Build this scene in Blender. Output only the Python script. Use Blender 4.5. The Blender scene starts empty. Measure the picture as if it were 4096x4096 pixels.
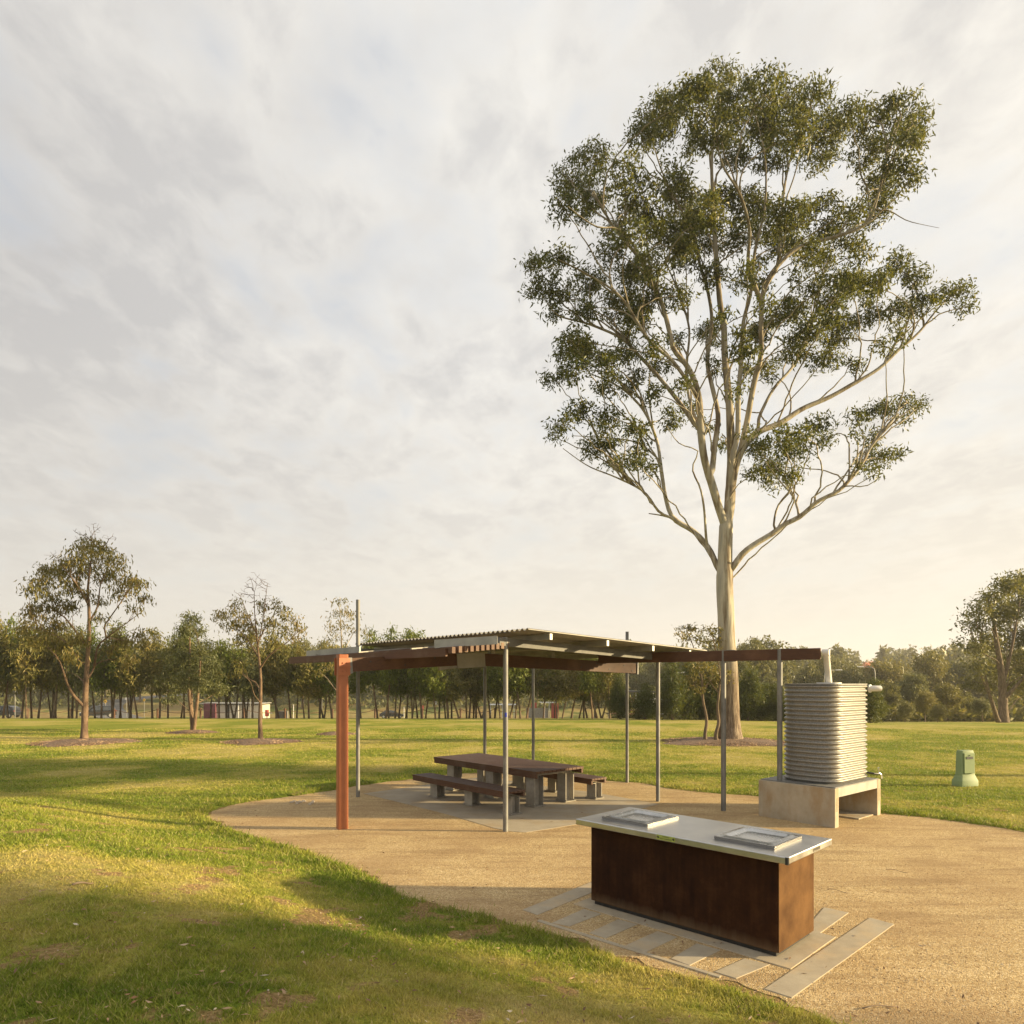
import bpy, math, random
import numpy as np
from mathutils import Vector, Matrix
R = math.radians
random.seed(7); RNG = np.random.default_rng(11)
SC = bpy.context.scene
COL = SC.collection

# ------------------------------------------------------------------ camera, sky, sun, exposure
H, F, HZ, CX = 2.4, 2731.0, 2725.0, 2048.0
cam_d = bpy.data.cameras.new("camera"); cam = bpy.data.objects.new("camera", cam_d); COL.objects.link(cam)
cam.location = (0, 0, H); cam.rotation_euler = (R(90), 0, 0)
cam_d.sensor_width = 36; cam_d.lens = 36 * F / 4096; cam_d.shift_y = (HZ - 2048) / 4096
cam_d.clip_start = 0.05; cam_d.clip_end = 5000
SC.camera = cam
SC.render.engine = 'CYCLES'
SC.view_settings.view_transform = 'Standard'; SC.view_settings.look = 'None'
SC.view_settings.exposure = 1.36; SC.view_settings.gamma = 1
SC.cycles.use_denoising = True
SC.cycles.max_bounces = 6; SC.cycles.diffuse_bounces = 3; SC.cycles.transparent_max_bounces = 8
SUN_EL, SUN_AZ = 12.5, -3.0            # elevation; azimuth from +X, minus = towards the camera side
sd = Vector((math.cos(R(SUN_EL)) * math.cos(R(SUN_AZ)), math.cos(R(SUN_EL)) * math.sin(R(SUN_AZ)), math.sin(R(SUN_EL))))
sl = bpy.data.lights.new("sun", 'SUN'); sun = bpy.data.objects.new("sun", sl); COL.objects.link(sun)
sl.energy = 4.7; sl.angle = R(1.4); sl.color = (1.0, 0.78, 0.43)
sun.rotation_euler = (-sd).to_track_quat('-Z', 'Y').to_euler(); sun.location = sd * 60

class NT:
    """small helper to wire nodes"""
    def __init__(s, tree): s.t = tree; s.n = tree.nodes; s.l = tree.links
    def __call__(s, typ, **kw):
        nd = s.n.new(typ)
        for k, v in kw.items():
            if k.startswith('i_'):
                key = k[2:]; key = int(key) if key.isdigit() else key.replace('_', ' ')
                if hasattr(v, 'node') or isinstance(v, bpy.types.NodeSocket): s.l.new(v, nd.inputs[key])
                else: nd.inputs[key].default_value = v
            else: setattr(nd, k, v)
        return nd
    def math(s, op, a, b=0.0, c=None, clamp=False):
        kw = dict(operation=op, use_clamp=clamp, i_0=a, i_1=b)
        if c is not None: kw['i_2'] = c
        return s('ShaderNodeMath', **kw).outputs[0]
    def mix(s, f, a, b, blend='MIX'):
        nd = s.n.new('ShaderNodeMix'); nd.data_type = 'RGBA'; nd.blend_type = blend
        for sock, v in ((nd.inputs[0], f), (nd.inputs[6], a), (nd.inputs[7], b)):
            if isinstance(v, bpy.types.NodeSocket): s.l.new(v, sock)
            else: sock.default_value = v if isinstance(v, (int, float)) else (tuple(v) + (1,))[:4]
        return nd.outputs[2]
    def ramp(s, f, stops):
        nd = s.n.new('ShaderNodeValToRGB'); e = nd.color_ramp.elements
        s.l.new(f, nd.inputs[0])
        while len(e) < len(stops): e.new(0.5)
        for el, (p, c) in zip(e, stops):
            el.position = p; el.color = (c, c, c, 1) if isinstance(c, (int, float)) else tuple(c) + (1,)
        return nd.outputs[0]

SKYSEED = (13.4, 8.8, 21, 3, 28)
def build_world():
    w = bpy.data.worlds.new("World"); SC.world = w; w.use_nodes = True
    t = NT(w.node_tree); w.node_tree.nodes.clear()
    out = t('ShaderNodeOutputWorld'); bg = t('ShaderNodeBackground', i_Strength=0.1)
    t.l.new(bg.outputs[0], out.inputs[0])
    sky = t('ShaderNodeTexSky'); sky.sky_type = 'NISHITA'; sky.sun_disc = False
    sky.sun_elevation = R(SUN_EL); sky.sun_rotation = R(90 - SUN_AZ); sky.dust_density = 2.0
    tc = t('ShaderNodeTexCoord'); sep = t('ShaderNodeSeparateXYZ', i_0=tc.outputs['Generated'])
    x, y, z = sep.outputs
    zz = t.math('ADD', t.math('MAXIMUM', z, 0.0), 0.16)
    u = t.math('DIVIDE', x, zz); v = t.math('DIVIDE', y, zz)
    LX, LY, MX, MY, ROT = SKYSEED
    uv = t('ShaderNodeCombineXYZ', i_0=u, i_1=v, i_2=0.0).outputs[0]
    m1 = t('ShaderNodeMapping', i_Vector=uv, i_Rotation=(0, 0, R(ROT)), i_Scale=(1.2, 0.75, 1), i_Location=(LX, LY, 0)).outputs[0]
    big = t('ShaderNodeTexNoise', i_Vector=m1, i_Scale=0.9, i_Detail=4.0, i_Roughness=0.5, i_Distortion=0.25).outputs[0]
    m2 = t('ShaderNodeMapping', i_Vector=uv, i_Rotation=(0, 0, R(ROT)), i_Scale=(1.5, 1.05, 1), i_Location=(MX, MY, 0)).outputs[0]
    med = t('ShaderNodeTexNoise', i_Vector=m2, i_Scale=2.6, i_Detail=6.0, i_Roughness=0.52, i_Distortion=0.4).outputs[0]
    fin = t('ShaderNodeTexNoise', i_Vector=m2, i_Scale=7.5, i_Detail=7.0, i_Roughness=0.6, i_Distortion=0.3).outputs[0]
    s = t.math('ADD', t.math('MULTIPLY', big, 0.30), t.math('ADD', t.math('MULTIPLY', med, 0.38), t.math('MULTIPLY', fin, 0.33)))
    dens = t.ramp(s, [(0.42, 0.0), (0.58, 1.0)])                      # thin -> thick cloud
    cloud = t.mix(dens, (3.9, 3.78, 3.55), (2.85, 2.80, 2.74))
    # blue showing through the thinnest streaks
    gap = t.ramp(t.math('ADD', t.math('MULTIPLY', med, 0.75), t.math('MULTIPLY', fin, 0.25)), [(0.34, 1.0), (0.50, 0.0)])
    skyc = t.mix(0.72, sky.outputs[0], (2.5, 2.62, 2.85))
    cloud = t.mix(t.math('MULTIPLY', gap, 0.6), cloud, skyc)
    # darker cloud away from the sun (left), brighter towards it
    side = t.ramp(t.math('ADD', t.math('MULTIPLY', x, 0.5), 0.5), [(0.18, (0.76, 0.76, 0.77)), (0.48, (0.98, 0.98, 0.98)), (0.9, (1.08, 1.05, 1.0))])
    cloud = t.mix(1.0, cloud, side, 'MULTIPLY')
    hz = t.ramp(z, [(0.0, 1.0), (0.10, 0.85), (0.24, 0.35), (0.42, 0.0)])
    hcol = t.mix(t.math('ADD', t.math('MULTIPLY', x, 0.9), 0.5, clamp=True), (3.1, 2.95, 2.68), (3.8, 3.5, 2.95))
    cloud = t.mix(t.math('MULTIPLY', hz, 0.9), cloud, hcol)
    below = t.math('LESS_THAN', z, -0.02)
    cloud = t.mix(below, cloud, (1.0, 0.9, 0.6))
    t.l.new(cloud, bg.inputs[0])
build_world()

# ------------------------------------------------------------------ helpers
def P(px, py, D): return ((px - CX) / F * D, D, H - (py - HZ) / F * D)
def G(px, py, z=0.0):
    D = (H - z) * F / (py - HZ); return ((px - CX) / F * D, D, z)
def V(*a): return np.array(a, float)
def smooth(a, b, x):
    t = np.clip((x - a) / (b - a), 0, 1); return t * t * (3 - 2 * t)

def tag(o, label=None, cat=None, group=None, kind=None):
    if label: o['label'] = label
    if cat: o['category'] = cat
    if group: o['group'] = group
    if kind: o['kind'] = kind
    return o
def empty(name, loc, rz=0.0, label=None, cat=None, group=None):
    o = bpy.data.objects.new(name, None); COL.objects.link(o)
    o.location = loc; o.rotation_euler = (0, 0, rz); o.empty_display_size = 0.2
    return tag(o, label, cat, group)

class MB:
    def __init__(s): s.v = []; s.f = []; s.m = []
    def add(s, vs, fs, mi=0):
        b = len(s.v); s.v += [tuple(map(float, p)) for p in vs]
        s.f += [tuple(i + b for i in f) for f in fs]; s.m += [mi] * len(fs); return s
    def box(s, c, size, rz=0.0, ax=None, mi=0):
        """box centred at c; ax = 3 unit vectors or a rotation about z"""
        if ax is None:
            ax = ((math.cos(rz), math.sin(rz), 0), (-math.sin(rz), math.cos(rz), 0), (0, 0, 1))
        A = [np.array(a, float) for a in ax]; c = np.array(c, float); h = [q / 2 for q in size]
        vs = [c + sx * h[0] * A[0] + sy * h[1] * A[1] + sz * h[2] * A[2] for sz in (-1, 1) for sx, sy in ((-1, -1), (1, -1), (1, 1), (-1, 1))]
        return s.add(vs, [(3, 2, 1, 0), (4, 5, 6, 7), (0, 1, 5, 4), (1, 2, 6, 5), (2, 3, 7, 6), (3, 0, 4, 7)], mi)
    def beam(s, a, b, w, h, mi=0):
        """box from a to b, width w horizontally, height h"""
        a = np.array(a, float); b = np.array(b, float); d = b - a; L = np.linalg.norm(d); d /= L
        side = np.cross(d, (0, 0, 1)); side /= np.linalg.norm(side); up = np.cross(side, d)
        return s.box((a + b) / 2, (L, w, h), ax=(d, side, up), mi=mi)
    def prism(s, poly, z0, z1, mi=0):
        n = len(poly); vs = [(x, y, z0) for x, y in poly] + [(x, y, z1) for x, y in poly]
        fs = [tuple(range(n - 1, -1, -1)), tuple(range(n, 2 * n))] + [(i, (i + 1) % n, n + (i + 1) % n, n + i) for i in range(n)]
        return s.add(vs, fs, mi)
    def tube(s, pts, rad, n=10, cap=True, mi=0):
        pts = [np.array(p, float) for p in pts]
        if not hasattr(rad, '__len__'): rad = [rad] * len(pts)
        vs = []; ref = None
        for i, p in enumerate(pts):
            d = pts[min(i + 1, len(pts) - 1)] - pts[max(i - 1, 0)]; d = d / (np.linalg.norm(d) + 1e-9)
            if ref is None: ref = V(1, 0, 0) if abs(d[0]) < 0.8 else V(0, 1, 0)
            a = ref - d * np.dot(ref, d); a /= (np.linalg.norm(a) + 1e-9); b = np.cross(d, a); ref = a
            for k in range(n):
                t = 2 * math.pi * k / n; vs.append(p + rad[i] * (math.cos(t) * a + math.sin(t) * b))
        fs = [(i * n + k, i * n + (k + 1) % n, (i + 1) * n + (k + 1) % n, (i + 1) * n + k) for i in range(len(pts) - 1) for k in range(n)]
        if cap: fs += [tuple(range(n - 1, -1, -1)), tuple((len(pts) - 1) * n + k for k in range(n))]
        return s.add(vs, fs, mi)
    def build(s, name, mats, parent=None, smooth_=False, bevel=0.0, auto=None):
        me = bpy.data.meshes.new(name); me.from_pydata(s.v, [], s.f)
        for m in (mats if isinstance(mats, (list, tuple)) else [mats]): me.materials.append(m)
        if any(s.m): me.polygons.foreach_set('material_index', s.m)
        if smooth_: me.polygons.foreach_set('use_smooth', [True] * len(s.f))
        me.update()
        o = bpy.data.objects.new(name, me); COL.objects.link(o); o.parent = parent
        if auto:
            me.polygons.foreach_set('use_smooth', [True] * len(s.f))
            me.set_sharp_from_angle(angle=R(auto))
        if bevel:
            b = o.modifiers.new('bevel', 'BEVEL'); b.width = bevel; b.segments = 2; b.limit_method = 'ANGLE'; b.angle_limit = R(35)
        return o
def np_mesh(name, verts, faces, mat, parent=None, attrs=None, smooth_=False):
    """verts (N,3), faces (M,k) all of the same size k"""
    me = bpy.data.meshes.new(name); nv, (nf, k) = len(verts), faces.shape
    me.vertices.add(nv); me.vertices.foreach_set('co', np.asarray(verts, np.float32).ravel())
    me.loops.add(nf * k); me.loops.foreach_set('vertex_index', faces.astype(np.int32).ravel())
    me.polygons.add(nf); me.polygons.foreach_set('loop_start', np.arange(0, nf * k, k, dtype=np.int32))
    me.polygons.foreach_set('loop_total', np.full(nf, k, np.int32))
    if smooth_: me.polygons.foreach_set('use_smooth', np.ones(nf, bool))
    me.update(calc_edges=True)
    for an, (dom, arr) in (attrs or {}).items():
        a = me.attributes.new(an, 'FLOAT', dom); a.data.foreach_set('value', arr.astype(np.float32))
    me.materials.append(mat)
    o = bpy.data.objects.new(name, me); COL.objects.link(o); o.parent = parent
    return o
def copy_thing(src, loc, rz, sc, label, group):
    c = src.copy(); COL.objects.link(c); c.location = loc; c.rotation_euler = (0, 0, rz); c.scale = (sc[0], sc[0], sc[1])
    c['label'] = label; c['group'] = group
    for ch in src.children:
        d = ch.copy(); COL.objects.link(d); d.parent = c
        for g in ch.children:
            e = g.copy(); COL.objects.link(e); e.parent = d
    return c
def ordinal(n): return ['first', 'second', 'third', 'fourth', 'fifth', 'sixth', 'seventh', 'eighth', 'ninth', 'tenth', 'eleventh', 'twelfth', 'thirteenth', 'fourteenth', 'fifteenth', 'sixteenth', 'seventeenth', 'eighteenth', 'nineteenth', 'twentieth'][n]

# ---- numpy value noise
_T = np.random.default_rng(5).random(65536)
def vnoise(x, y):
    xi = np.floor(x).astype(np.int64); yi = np.floor(y).astype(np.int64); fx = x - xi; fy = y - yi
    fx = fx * fx * (3 - 2 * fx); fy = fy * fy * (3 - 2 * fy)
    h = lambda a, b: _T[((a * 73856093) ^ (b * 19349663)) & 65535]
    return (h(xi, yi) * (1 - fx) + h(xi + 1, yi) * fx) * (1 - fy) + (h(xi, yi + 1) * (1 - fx) + h(xi + 1, yi + 1) * fx) * fy
def fbm(x, y, o=4):
    s = 0; a = 0.5; t = 0
    for i in range(o):
        s = s + a * vnoise(x * 2 ** i + 17.3 * i, y * 2 ** i - 9.1 * i); t += a; a *= 0.55
    return s / t

# ------------------------------------------------------------------ materials
def new_mat(name):
    m = bpy.data.materials.new(name); m.use_nodes = True; t = NT(m.node_tree)
    return m, t, m.node_tree.nodes['Principled BSDF']
def setb(b, **kw):
    for k, v in kw.items():
        key = {'rough': 'Roughness', 'metal': 'Metallic', 'spec': 'Specular IOR Level'}.get(k, k)
        b.inputs[key].default_value = v
def mat_var(name, c1, c2, scale=4.0, rough=0.8, metal=0.0, bump=0.0, bscale=None, stretch=(1, 1, 1), spec=0.5, detail=6.0, lo=0.35, hi=0.65, coord='Object', dist=0.02, rvar=0.0):
    m, t, b = new_mat(name); tc = t('ShaderNodeTexCoord')
    mp = t('ShaderNodeMapping', i_Vector=tc.outputs[coord], i_Scale=stretch).outputs[0]
    n = t('ShaderNodeTexNoise', i_Vector=mp, i_Scale=scale, i_Detail=detail, i_Roughness=0.6).outputs[0]
    f = t.ramp(n, [(lo, 0.0), (hi, 1.0)])
    t.l.new(t.mix(f, c1, c2), b.inputs['Base Color']); setb(b, rough=rough, metal=metal, spec=spec)
    if rvar: t.l.new(t.math('ADD', t.math('MULTIPLY', n, rvar), rough - rvar / 2), b.inputs['Roughness'])
    if bump:
        n2 = t('ShaderNodeTexNoise', i_Vector=mp, i_Scale=bscale or scale * 4, i_Detail=4.0, i_Roughness=0.6).outputs[0]
        bp = t('ShaderNodeBump', i_Strength=bump, i_Distance=dist, i_Height=n2); t.l.new(bp.outputs[0], b.inputs['Normal'])
    return m

def leaf_mat(name, cols, trans=0.35, rough=0.5):
    m, t, b = new_mat(name)
    geo = t('ShaderNodeNewGeometry'); rnd = geo.outputs['Random Per Island']
    pos = geo.outputs['Position']
    big = t('ShaderNodeTexNoise', i_Vector=pos, i_Scale=0.9, i_Detail=2.0).outputs[0]
    f = t.math('ADD', t.math('MULTIPLY', rnd, 0.75), t.math('MULTIPLY', t.math('SUBTRACT', big, 0.38), 1.1), clamp=True)
    n = len(cols); c = t.ramp(f, [(i / (n - 1) if n > 1 else 0, cc) for i, cc in enumerate(cols)])
    t.l.new(c, b.inputs['Base Color']); setb(b, rough=rough, spec=0.35)
    tr = t('ShaderNodeBsdfTranslucent'); t.l.new(t.mix(0.35, c, (0.30, 0.26, 0.03)), tr.inputs[0])
    mx = t('ShaderNodeMixShader', i_0=trans); t.l.new(b.outputs[0], mx.inputs[1]); t.l.new(tr.outputs[0], mx.inputs[2])
    out = [q for q in m.node_tree.nodes if q.type == 'OUTPUT_MATERIAL'][0]; t.l.new(mx.outputs[0], out.inputs[0])
    return m
M = {}
M['leaf_big'] = leaf_mat('gum_leaf', [(0.022, 0.036, 0.012), (0.052, 0.078, 0.018), (0.095, 0.115, 0.024), (0.17, 0.155, 0.035)])
M['leaf_young'] = leaf_mat('young_gum_leaf', [(0.08, 0.082, 0.022), (0.15, 0.14, 0.036), (0.22, 0.18, 0.055), (0.28, 0.20, 0.075)])
M['leaf_grey'] = leaf_mat('grey_gum_leaf', [(0.07, 0.085, 0.035), (0.13, 0.145, 0.06), (0.21, 0.21, 0.09)])
M['leaf_row'] = leaf_mat('row_gum_leaf', [(0.07, 0.075, 0.018), (0.13, 0.13, 0.032), (0.20, 0.18, 0.05), (0.28, 0.22, 0.07)])
M['leaf_green'] = leaf_mat('fresh_gum_leaf', [(0.05, 0.075, 0.010), (0.12, 0.16, 0.02), (0.20, 0.23, 0.04)])
M['leaf_wood'] = leaf_mat('woodland_leaf', [(0.055, 0.068, 0.026), (0.115, 0.125, 0.04), (0.21, 0.19, 0.068)])
M['leaf_she'] = leaf_mat('sheoak_leaf', [(0.02, 0.036, 0.008), (0.045, 0.075, 0.013), (0.085, 0.115, 0.022)])
M['bark_pale'] = None
def bark_gum():
    m, t, b = new_mat('pale_gum_bark'); tc = t('ShaderNodeTexCoord'); ob = tc.outputs['Object']
    mp = t('ShaderNodeMapping', i_Vector=ob, i_Scale=(3.2, 3.2, 0.35)).outputs[0]
    n = t('ShaderNodeTexNoise', i_Vector=mp, i_Scale=1.2, i_Detail=5.0, i_Roughness=0.6).outputs[0]
    c = t.ramp(n, [(0.34, (0.11, 0.08, 0.05)), (0.42, (0.25, 0.20, 0.14)), (0.55, (0.50, 0.45, 0.36)), (0.68, (0.34, 0.32, 0.28))])
    n2 = t('ShaderNodeTexNoise', i_Vector=t('ShaderNodeMapping', i_Vector=ob, i_Scale=(9, 9, 0.9)).outputs[0], i_Scale=1.5, i_Detail=6.0, i_Roughness=0.7).outputs[0]
    rough = t.ramp(n2, [(0.35, (0.07, 0.045, 0.03)), (0.5, (0.20, 0.15, 0.105)), (0.66, (0.36, 0.29, 0.21))])
    z = t('ShaderNodeSeparateXYZ', i_0=ob).outputs[2]
    f = t.math('ADD', t.math('MULTIPLY', z, -0.55), t.math('ADD', t.math('MULTIPLY', n, 3.0), 0.65), clamp=True)
    t.l.new(t.mix(f, c, rough), b.inputs['Base Color']); setb(b, rough=0.8, spec=0.2)
    up_ = t.math('MULTIPLY', t.math('SUBTRACT', z, 8.0), 0.09, clamp=True); t.l.new(t.mix(t.math('MULTIPLY', up_, 0.6), t.mix(f, c, rough), (0.15, 0.125, 0.085)), b.inputs['Base Color'])
    bp = t('ShaderNodeBump', i_Strength=0.9, i_Distance=0.03, i_Height=n2); t.l.new(bp.outputs[0], b.inputs['Normal'])
    return m
M['bark_pale'] = bark_gum()
M['bark_red'] = mat_var('reddish_bark', (0.085, 0.052, 0.032), (0.22, 0.145, 0.09), 3, 0.9, stretch=(4, 4, 1), bump=0.8, bscale=14)
M['bark_dark'] = mat_var('dark_bark', (0.08, 0.058, 0.038), (0.23, 0.165, 0.105), 3, 0.9, stretch=(4, 4, 1), bump=0.8, bscale=14)
M['galv'] = mat_var('galvanised_steel', (0.15, 0.15, 0.145), (0.24, 0.235, 0.22), 9, 0.6, 0.3, 0.1, 60, stretch=(1, 1, 0.5))
M['galv_roof'] = mat_var('roof_steel', (0.22, 0.21, 0.19), (0.32, 0.305, 0.27), 2.5, 0.6, 0.35)
M['galv_white'] = mat_var('light_steel_channel', (0.27, 0.265, 0.245), (0.37, 0.36, 0.33), 5, 0.5, 0.2)
M['rafter'] = mat_var('rafter_steel', (0.10, 0.098, 0.09), (0.16, 0.155, 0.14), 4, 0.7)
M['orange'] = mat_var('orange_red_paint', (0.31, 0.10, 0.042), (0.39, 0.13, 0.055), 3, 0.5, bump=0.05, lo=0.3, hi=0.7)
def wood(name, c1, c2, c3):
    m, t, b = new_mat(name); tc = t('ShaderNodeTexCoord')
    mp = t('ShaderNodeMapping', i_Vector=tc.outputs['Generated'], i_Scale=(1.5, 22, 22)).outputs[0]
    n = t('ShaderNodeTexNoise', i_Vector=mp, i_Scale=1.6, i_Detail=6.0, i_Roughness=0.65).outputs[0]
    r = t('ShaderNodeNewGeometry').outputs['Random Per Island']
    w = t('ShaderNodeTexNoise', i_Vector=tc.outputs['Object'], i_Scale=2.3, i_Detail=5.0).outputs[0]
    c = t.mix(t.ramp(n, [(0.3, 0.0), (0.7, 1.0)]), c1, c2)
    c = t.mix(t.math('MULTIPLY', t.ramp(w, [(0.52, 0.0), (0.72, 1.0)]), 0.5), c, c3)
    c = t.mix(1.0, c, t.ramp(r, [(0.0, 0.75), (1.0, 1.15)]), 'MULTIPLY')
    t.l.new(c, b.inputs['Base Color']); setb(b, rough=0.62, spec=0.4)
    bp = t('ShaderNodeBump', i_Strength=0.3, i_Distance=0.004, i_Height=n); t.l.new(bp.outputs[0], b.inputs['Normal'])
    return m
M['wood_dark'] = wood('weathered_dark_timber', (0.065, 0.028, 0.014), (0.14, 0.064, 0.032), (0.21, 0.15, 0.11))
M['wood_beam'] = wood('stained_beam_timber', (0.055, 0.023, 0.011), (0.115, 0.048, 0.021), (0.20, 0.10, 0.05))
M['wood_slat'] = wood('slat_timber', (0.07, 0.033, 0.02), (0.15, 0.075, 0.042), (0.28, 0.18, 0.11))
def rust():
    m, t, b = new_mat('rusted_steel'); tc = t('ShaderNodeTexCoord'); ob = tc.outputs['Object']
    n = t('ShaderNodeTexNoise', i_Vector=ob, i_Scale=4.5, i_Detail=10.0, i_Roughness=0.72).outputs[0]
    n2 = t('ShaderNodeTexNoise', i_Vector=t('ShaderNodeMapping', i_Vector=ob, i_Scale=(10, 10, 0.8)).outputs[0], i_Scale=2.0, i_Detail=4.0).outputs[0]
    f = t.math('ADD', t.math('MULTIPLY', n, 0.7), t.math('MULTIPLY', n2, 0.3))
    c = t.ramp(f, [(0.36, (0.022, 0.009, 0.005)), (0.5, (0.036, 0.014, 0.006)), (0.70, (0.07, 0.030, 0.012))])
    z = t('ShaderNodeSeparateXYZ', i_0=ob).outputs[2]
    foot = t.math('MULTIPLY', t.ramp(t.math('ADD', z, t.math('MULTIPLY', n2, 0.12)), [(0.05, 1.0), (0.20, 0.0)]), 0.35)
    c = t.mix(foot, c, (0.36, 0.25, 0.15))
    t.l.new(c, b.inputs['Base Color']); setb(b, rough=0.85, spec=0.12)
    bp = t('ShaderNodeBump', i_Strength=0.25, i_Distance=0.004, i_Height=n); t.l.new(bp.outputs[0], b.inputs['Normal'])
    return m
M['rust'] = rust()
M['steel'] = mat_var('brushed_stainless', (0.50, 0.50, 0.50), (0.62, 0.62, 0.61), 3, 0.34, 1.0, 0.04, 200, rvar=0.25, stretch=(1, 1, 1), dist=0.002)
M['steel_lip'] = mat_var('polished_stainless', (0.42, 0.42, 0.41), (0.55, 0.55, 0.54), 8, 0.25, 1.0, rvar=0.2)
M['black'] = mat_var('black_plastic', (0.02, 0.02, 0.02), (0.035, 0.035, 0.035), 8, 0.5)
def concrete(name, c1, c2, stain, sc=3.0):
    m, t, b = new_mat(name); ob = t('ShaderNodeTexCoord').outputs['Object']
    n = t('ShaderNodeTexNoise', i_Vector=ob, i_Scale=sc, i_Detail=8.0, i_Roughness=0.65).outputs[0]
    s = t('ShaderNodeTexNoise', i_Vector=t('ShaderNodeMapping', i_Vector=ob, i_Scale=(2.5, 2.5, 1.0), i_Location=(3, 1, 2)).outputs[0], i_Scale=0.9, i_Detail=5.0, i_Roughness=0.6).outputs[0]
    pit = t('ShaderNodeTexVoronoi', i_Vector=ob, i_Scale=28.0).outputs['Distance']
    c = t.mix(t.ramp(n, [(0.3, 0.0), (0.7, 1.0)]), c1, c2)
    c = t.mix(t.math('MULTIPLY', t.ramp(s, [(0.50, 0.0), (0.66, 1.0)]), 0.7), c, stain)
    c = t.mix(t.math('MULTIPLY', t.ramp(pit, [(0.06, 1.0), (0.12, 0.0)]), 0.4), c, (0.12, 0.09, 0.06))
    t.l.new(c, b.inputs['Base Color']); setb(b, rough=0.9, spec=0.2)
    bp = t('ShaderNodeBump', i_Strength=0.35, i_Distance=0.006, i_Height=n); t.l.new(bp.outputs[0], b.inputs['Normal'])
    return m
M['conc'] = concrete('aged_concrete', (0.36, 0.31, 0.23), (0.50, 0.44, 0.34), (0.34, 0.22, 0.10))
M['conc_slab'] = concrete('slab_concrete', (0.35, 0.30, 0.225), (0.45, 0.39, 0.295), (0.38, 0.29, 0.18), 2.0)
M['conc_pave'] = concrete('paver_concrete', (0.35, 0.295, 0.215), (0.45, 0.39, 0.29), (0.50, 0.38, 0.23), 5.0)
M['conc_leg'] = mat_var('leg_steel', (0.24, 0.22, 0.19), (0.36, 0.33, 0.27), 5, 0.7, 0.1, 0.1, 40)
def tank_mat():
    m, t, b = new_mat('zincalume_tank'); ob = t('ShaderNodeTexCoord').outputs['Object']
    n = t('ShaderNodeTexVoronoi', i_Vector=ob, i_Scale=70.0).outputs['Color']
    n = t('ShaderNodeSeparateColor', i_0=n).outputs[0]
    d = t('ShaderNodeTexNoise', i_Vector=ob, i_Scale=5.0, i_Detail=6.0).outputs[0]
    c = t.mix(n, (0.20, 0.195, 0.18), (0.32, 0.31, 0.285)); c = t.mix(t.math('MULTIPLY', t.ramp(d, [(0.5, 0.0), (0.7, 1.0)]), 0.35), c, (0.30, 0.26, 0.20))
    t.l.new(c, b.inputs['Base Color']); setb(b, rough=0.46, metal=0.45)
    t.l.new(t.math('ADD', t.math('MULTIPLY', n, 0.14), 0.38), b.inputs['Roughness'])
    return m
M['tank'] = tank_mat()
M['pvc'] = mat_var('white_pvc', (0.62, 0.60, 0.55), (0.72, 0.70, 0.65), 6, 0.45)
M['pillar'] = mat_var('pale_green_plastic', (0.20, 0.27, 0.12), (0.25, 0.32, 0.155), 2.5, 0.6, lo=0.3, hi=0.7)
M['plate'] = mat_var('dark_plate', (0.05, 0.05, 0.055), (0.08, 0.08, 0.08), 20, 0.5)
M['mulch'] = mat_var('bark_mulch', (0.07, 0.04, 0.025), (0.30, 0.20, 0.13), 22, 0.95, bump=1.0, bscale=40, coord='Object', lo=0.4, hi=0.62)
M['chip'] = mat_var('mulch_chip', (0.13, 0.075, 0.045), (0.42, 0.29, 0.18), 1.7, 0.9, lo=0.4, hi=0.6)
M['asphalt'] = mat_var('asphalt', (0.10, 0.098, 0.095), (0.15, 0.145, 0.14), 0.4, 0.85)
M['dirt'] = mat_var('pale_dirt', (0.36, 0.28, 0.19), (0.46, 0.37, 0.25), 0.5, 0.95)
M['stick'] = mat_var('dry_stick', (0.20, 0.14, 0.09), (0.34, 0.26, 0.18), 10, 0.9)
M['rock'] = mat_var('pale_rock', (0.38, 0.31, 0.23), (0.58, 0.50, 0.39), 6, 0.9, bump=0.4)

# ------------------------------------------------------------------ ground
PADPX_UP = [(823, 3264), (870, 3236), (970, 3212), (1150, 3188), (1320, 3163), (1446, 3141), (1628, 3118), (1890, 3092), (2150, 3096), (2300, 3108), (2430, 3123), (2569, 3133), (2673, 3154), (2880, 3175), (3000, 3182), (3300, 3218), (3527, 3253), (3753, 3275), (4096, 3327), (4500, 3400)]
PADPX_LO = [(3800, 4260), (3292, 4075), (3085, 4011), (2878, 3937), (2737, 3904), (2547, 3862), (2406, 3806), (2280, 3758), (2158, 3721), (2050, 3697), (1950, 3665), (1820, 3636), (1700, 3600), (1611, 3583), (1484, 3508), (1400, 3468), (1320, 3440), (1165, 3388), (970, 3334), (880, 3298)]
def catmull(pts, n=6, closed=False):
    pts = [np.array(p, float) for p in pts]; out = []; N = len(pts)
    for i in range(N if closed else N - 1):
        p0, p1, p2, p3 = (pts[(i - 1) % N], pts[i], pts[(i + 1) % N], pts[(i + 2) % N]) if closed else (pts[max(i - 1, 0)], pts[i], pts[i + 1], pts[min(i + 2, N - 1)])
        for k in range(n):
            t = k / n
            out.append(0.5 * ((2 * p1) + (-p0 + p2) * t + (2 * p0 - 5 * p1 + 4 * p2 - p3) * t * t + (-p0 + 3 * p1 - 3 * p2 + p3) * t ** 3))
    if not closed: out.append(pts[-1])
    return out
up = [G(*p)[:2] for p in PADPX_UP]; lo = [G(*p)[:2] for p in PADPX_LO]
PAD = [tuple(p) for p in catmull(up, 5)] + [(22.0, 7.5), (22.0, 1.0), (8.0, 2.2), (5.0, 3.2)] + [tuple(p) for p in catmull(lo, 5)]
PADA = np.array(PAD)
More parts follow.
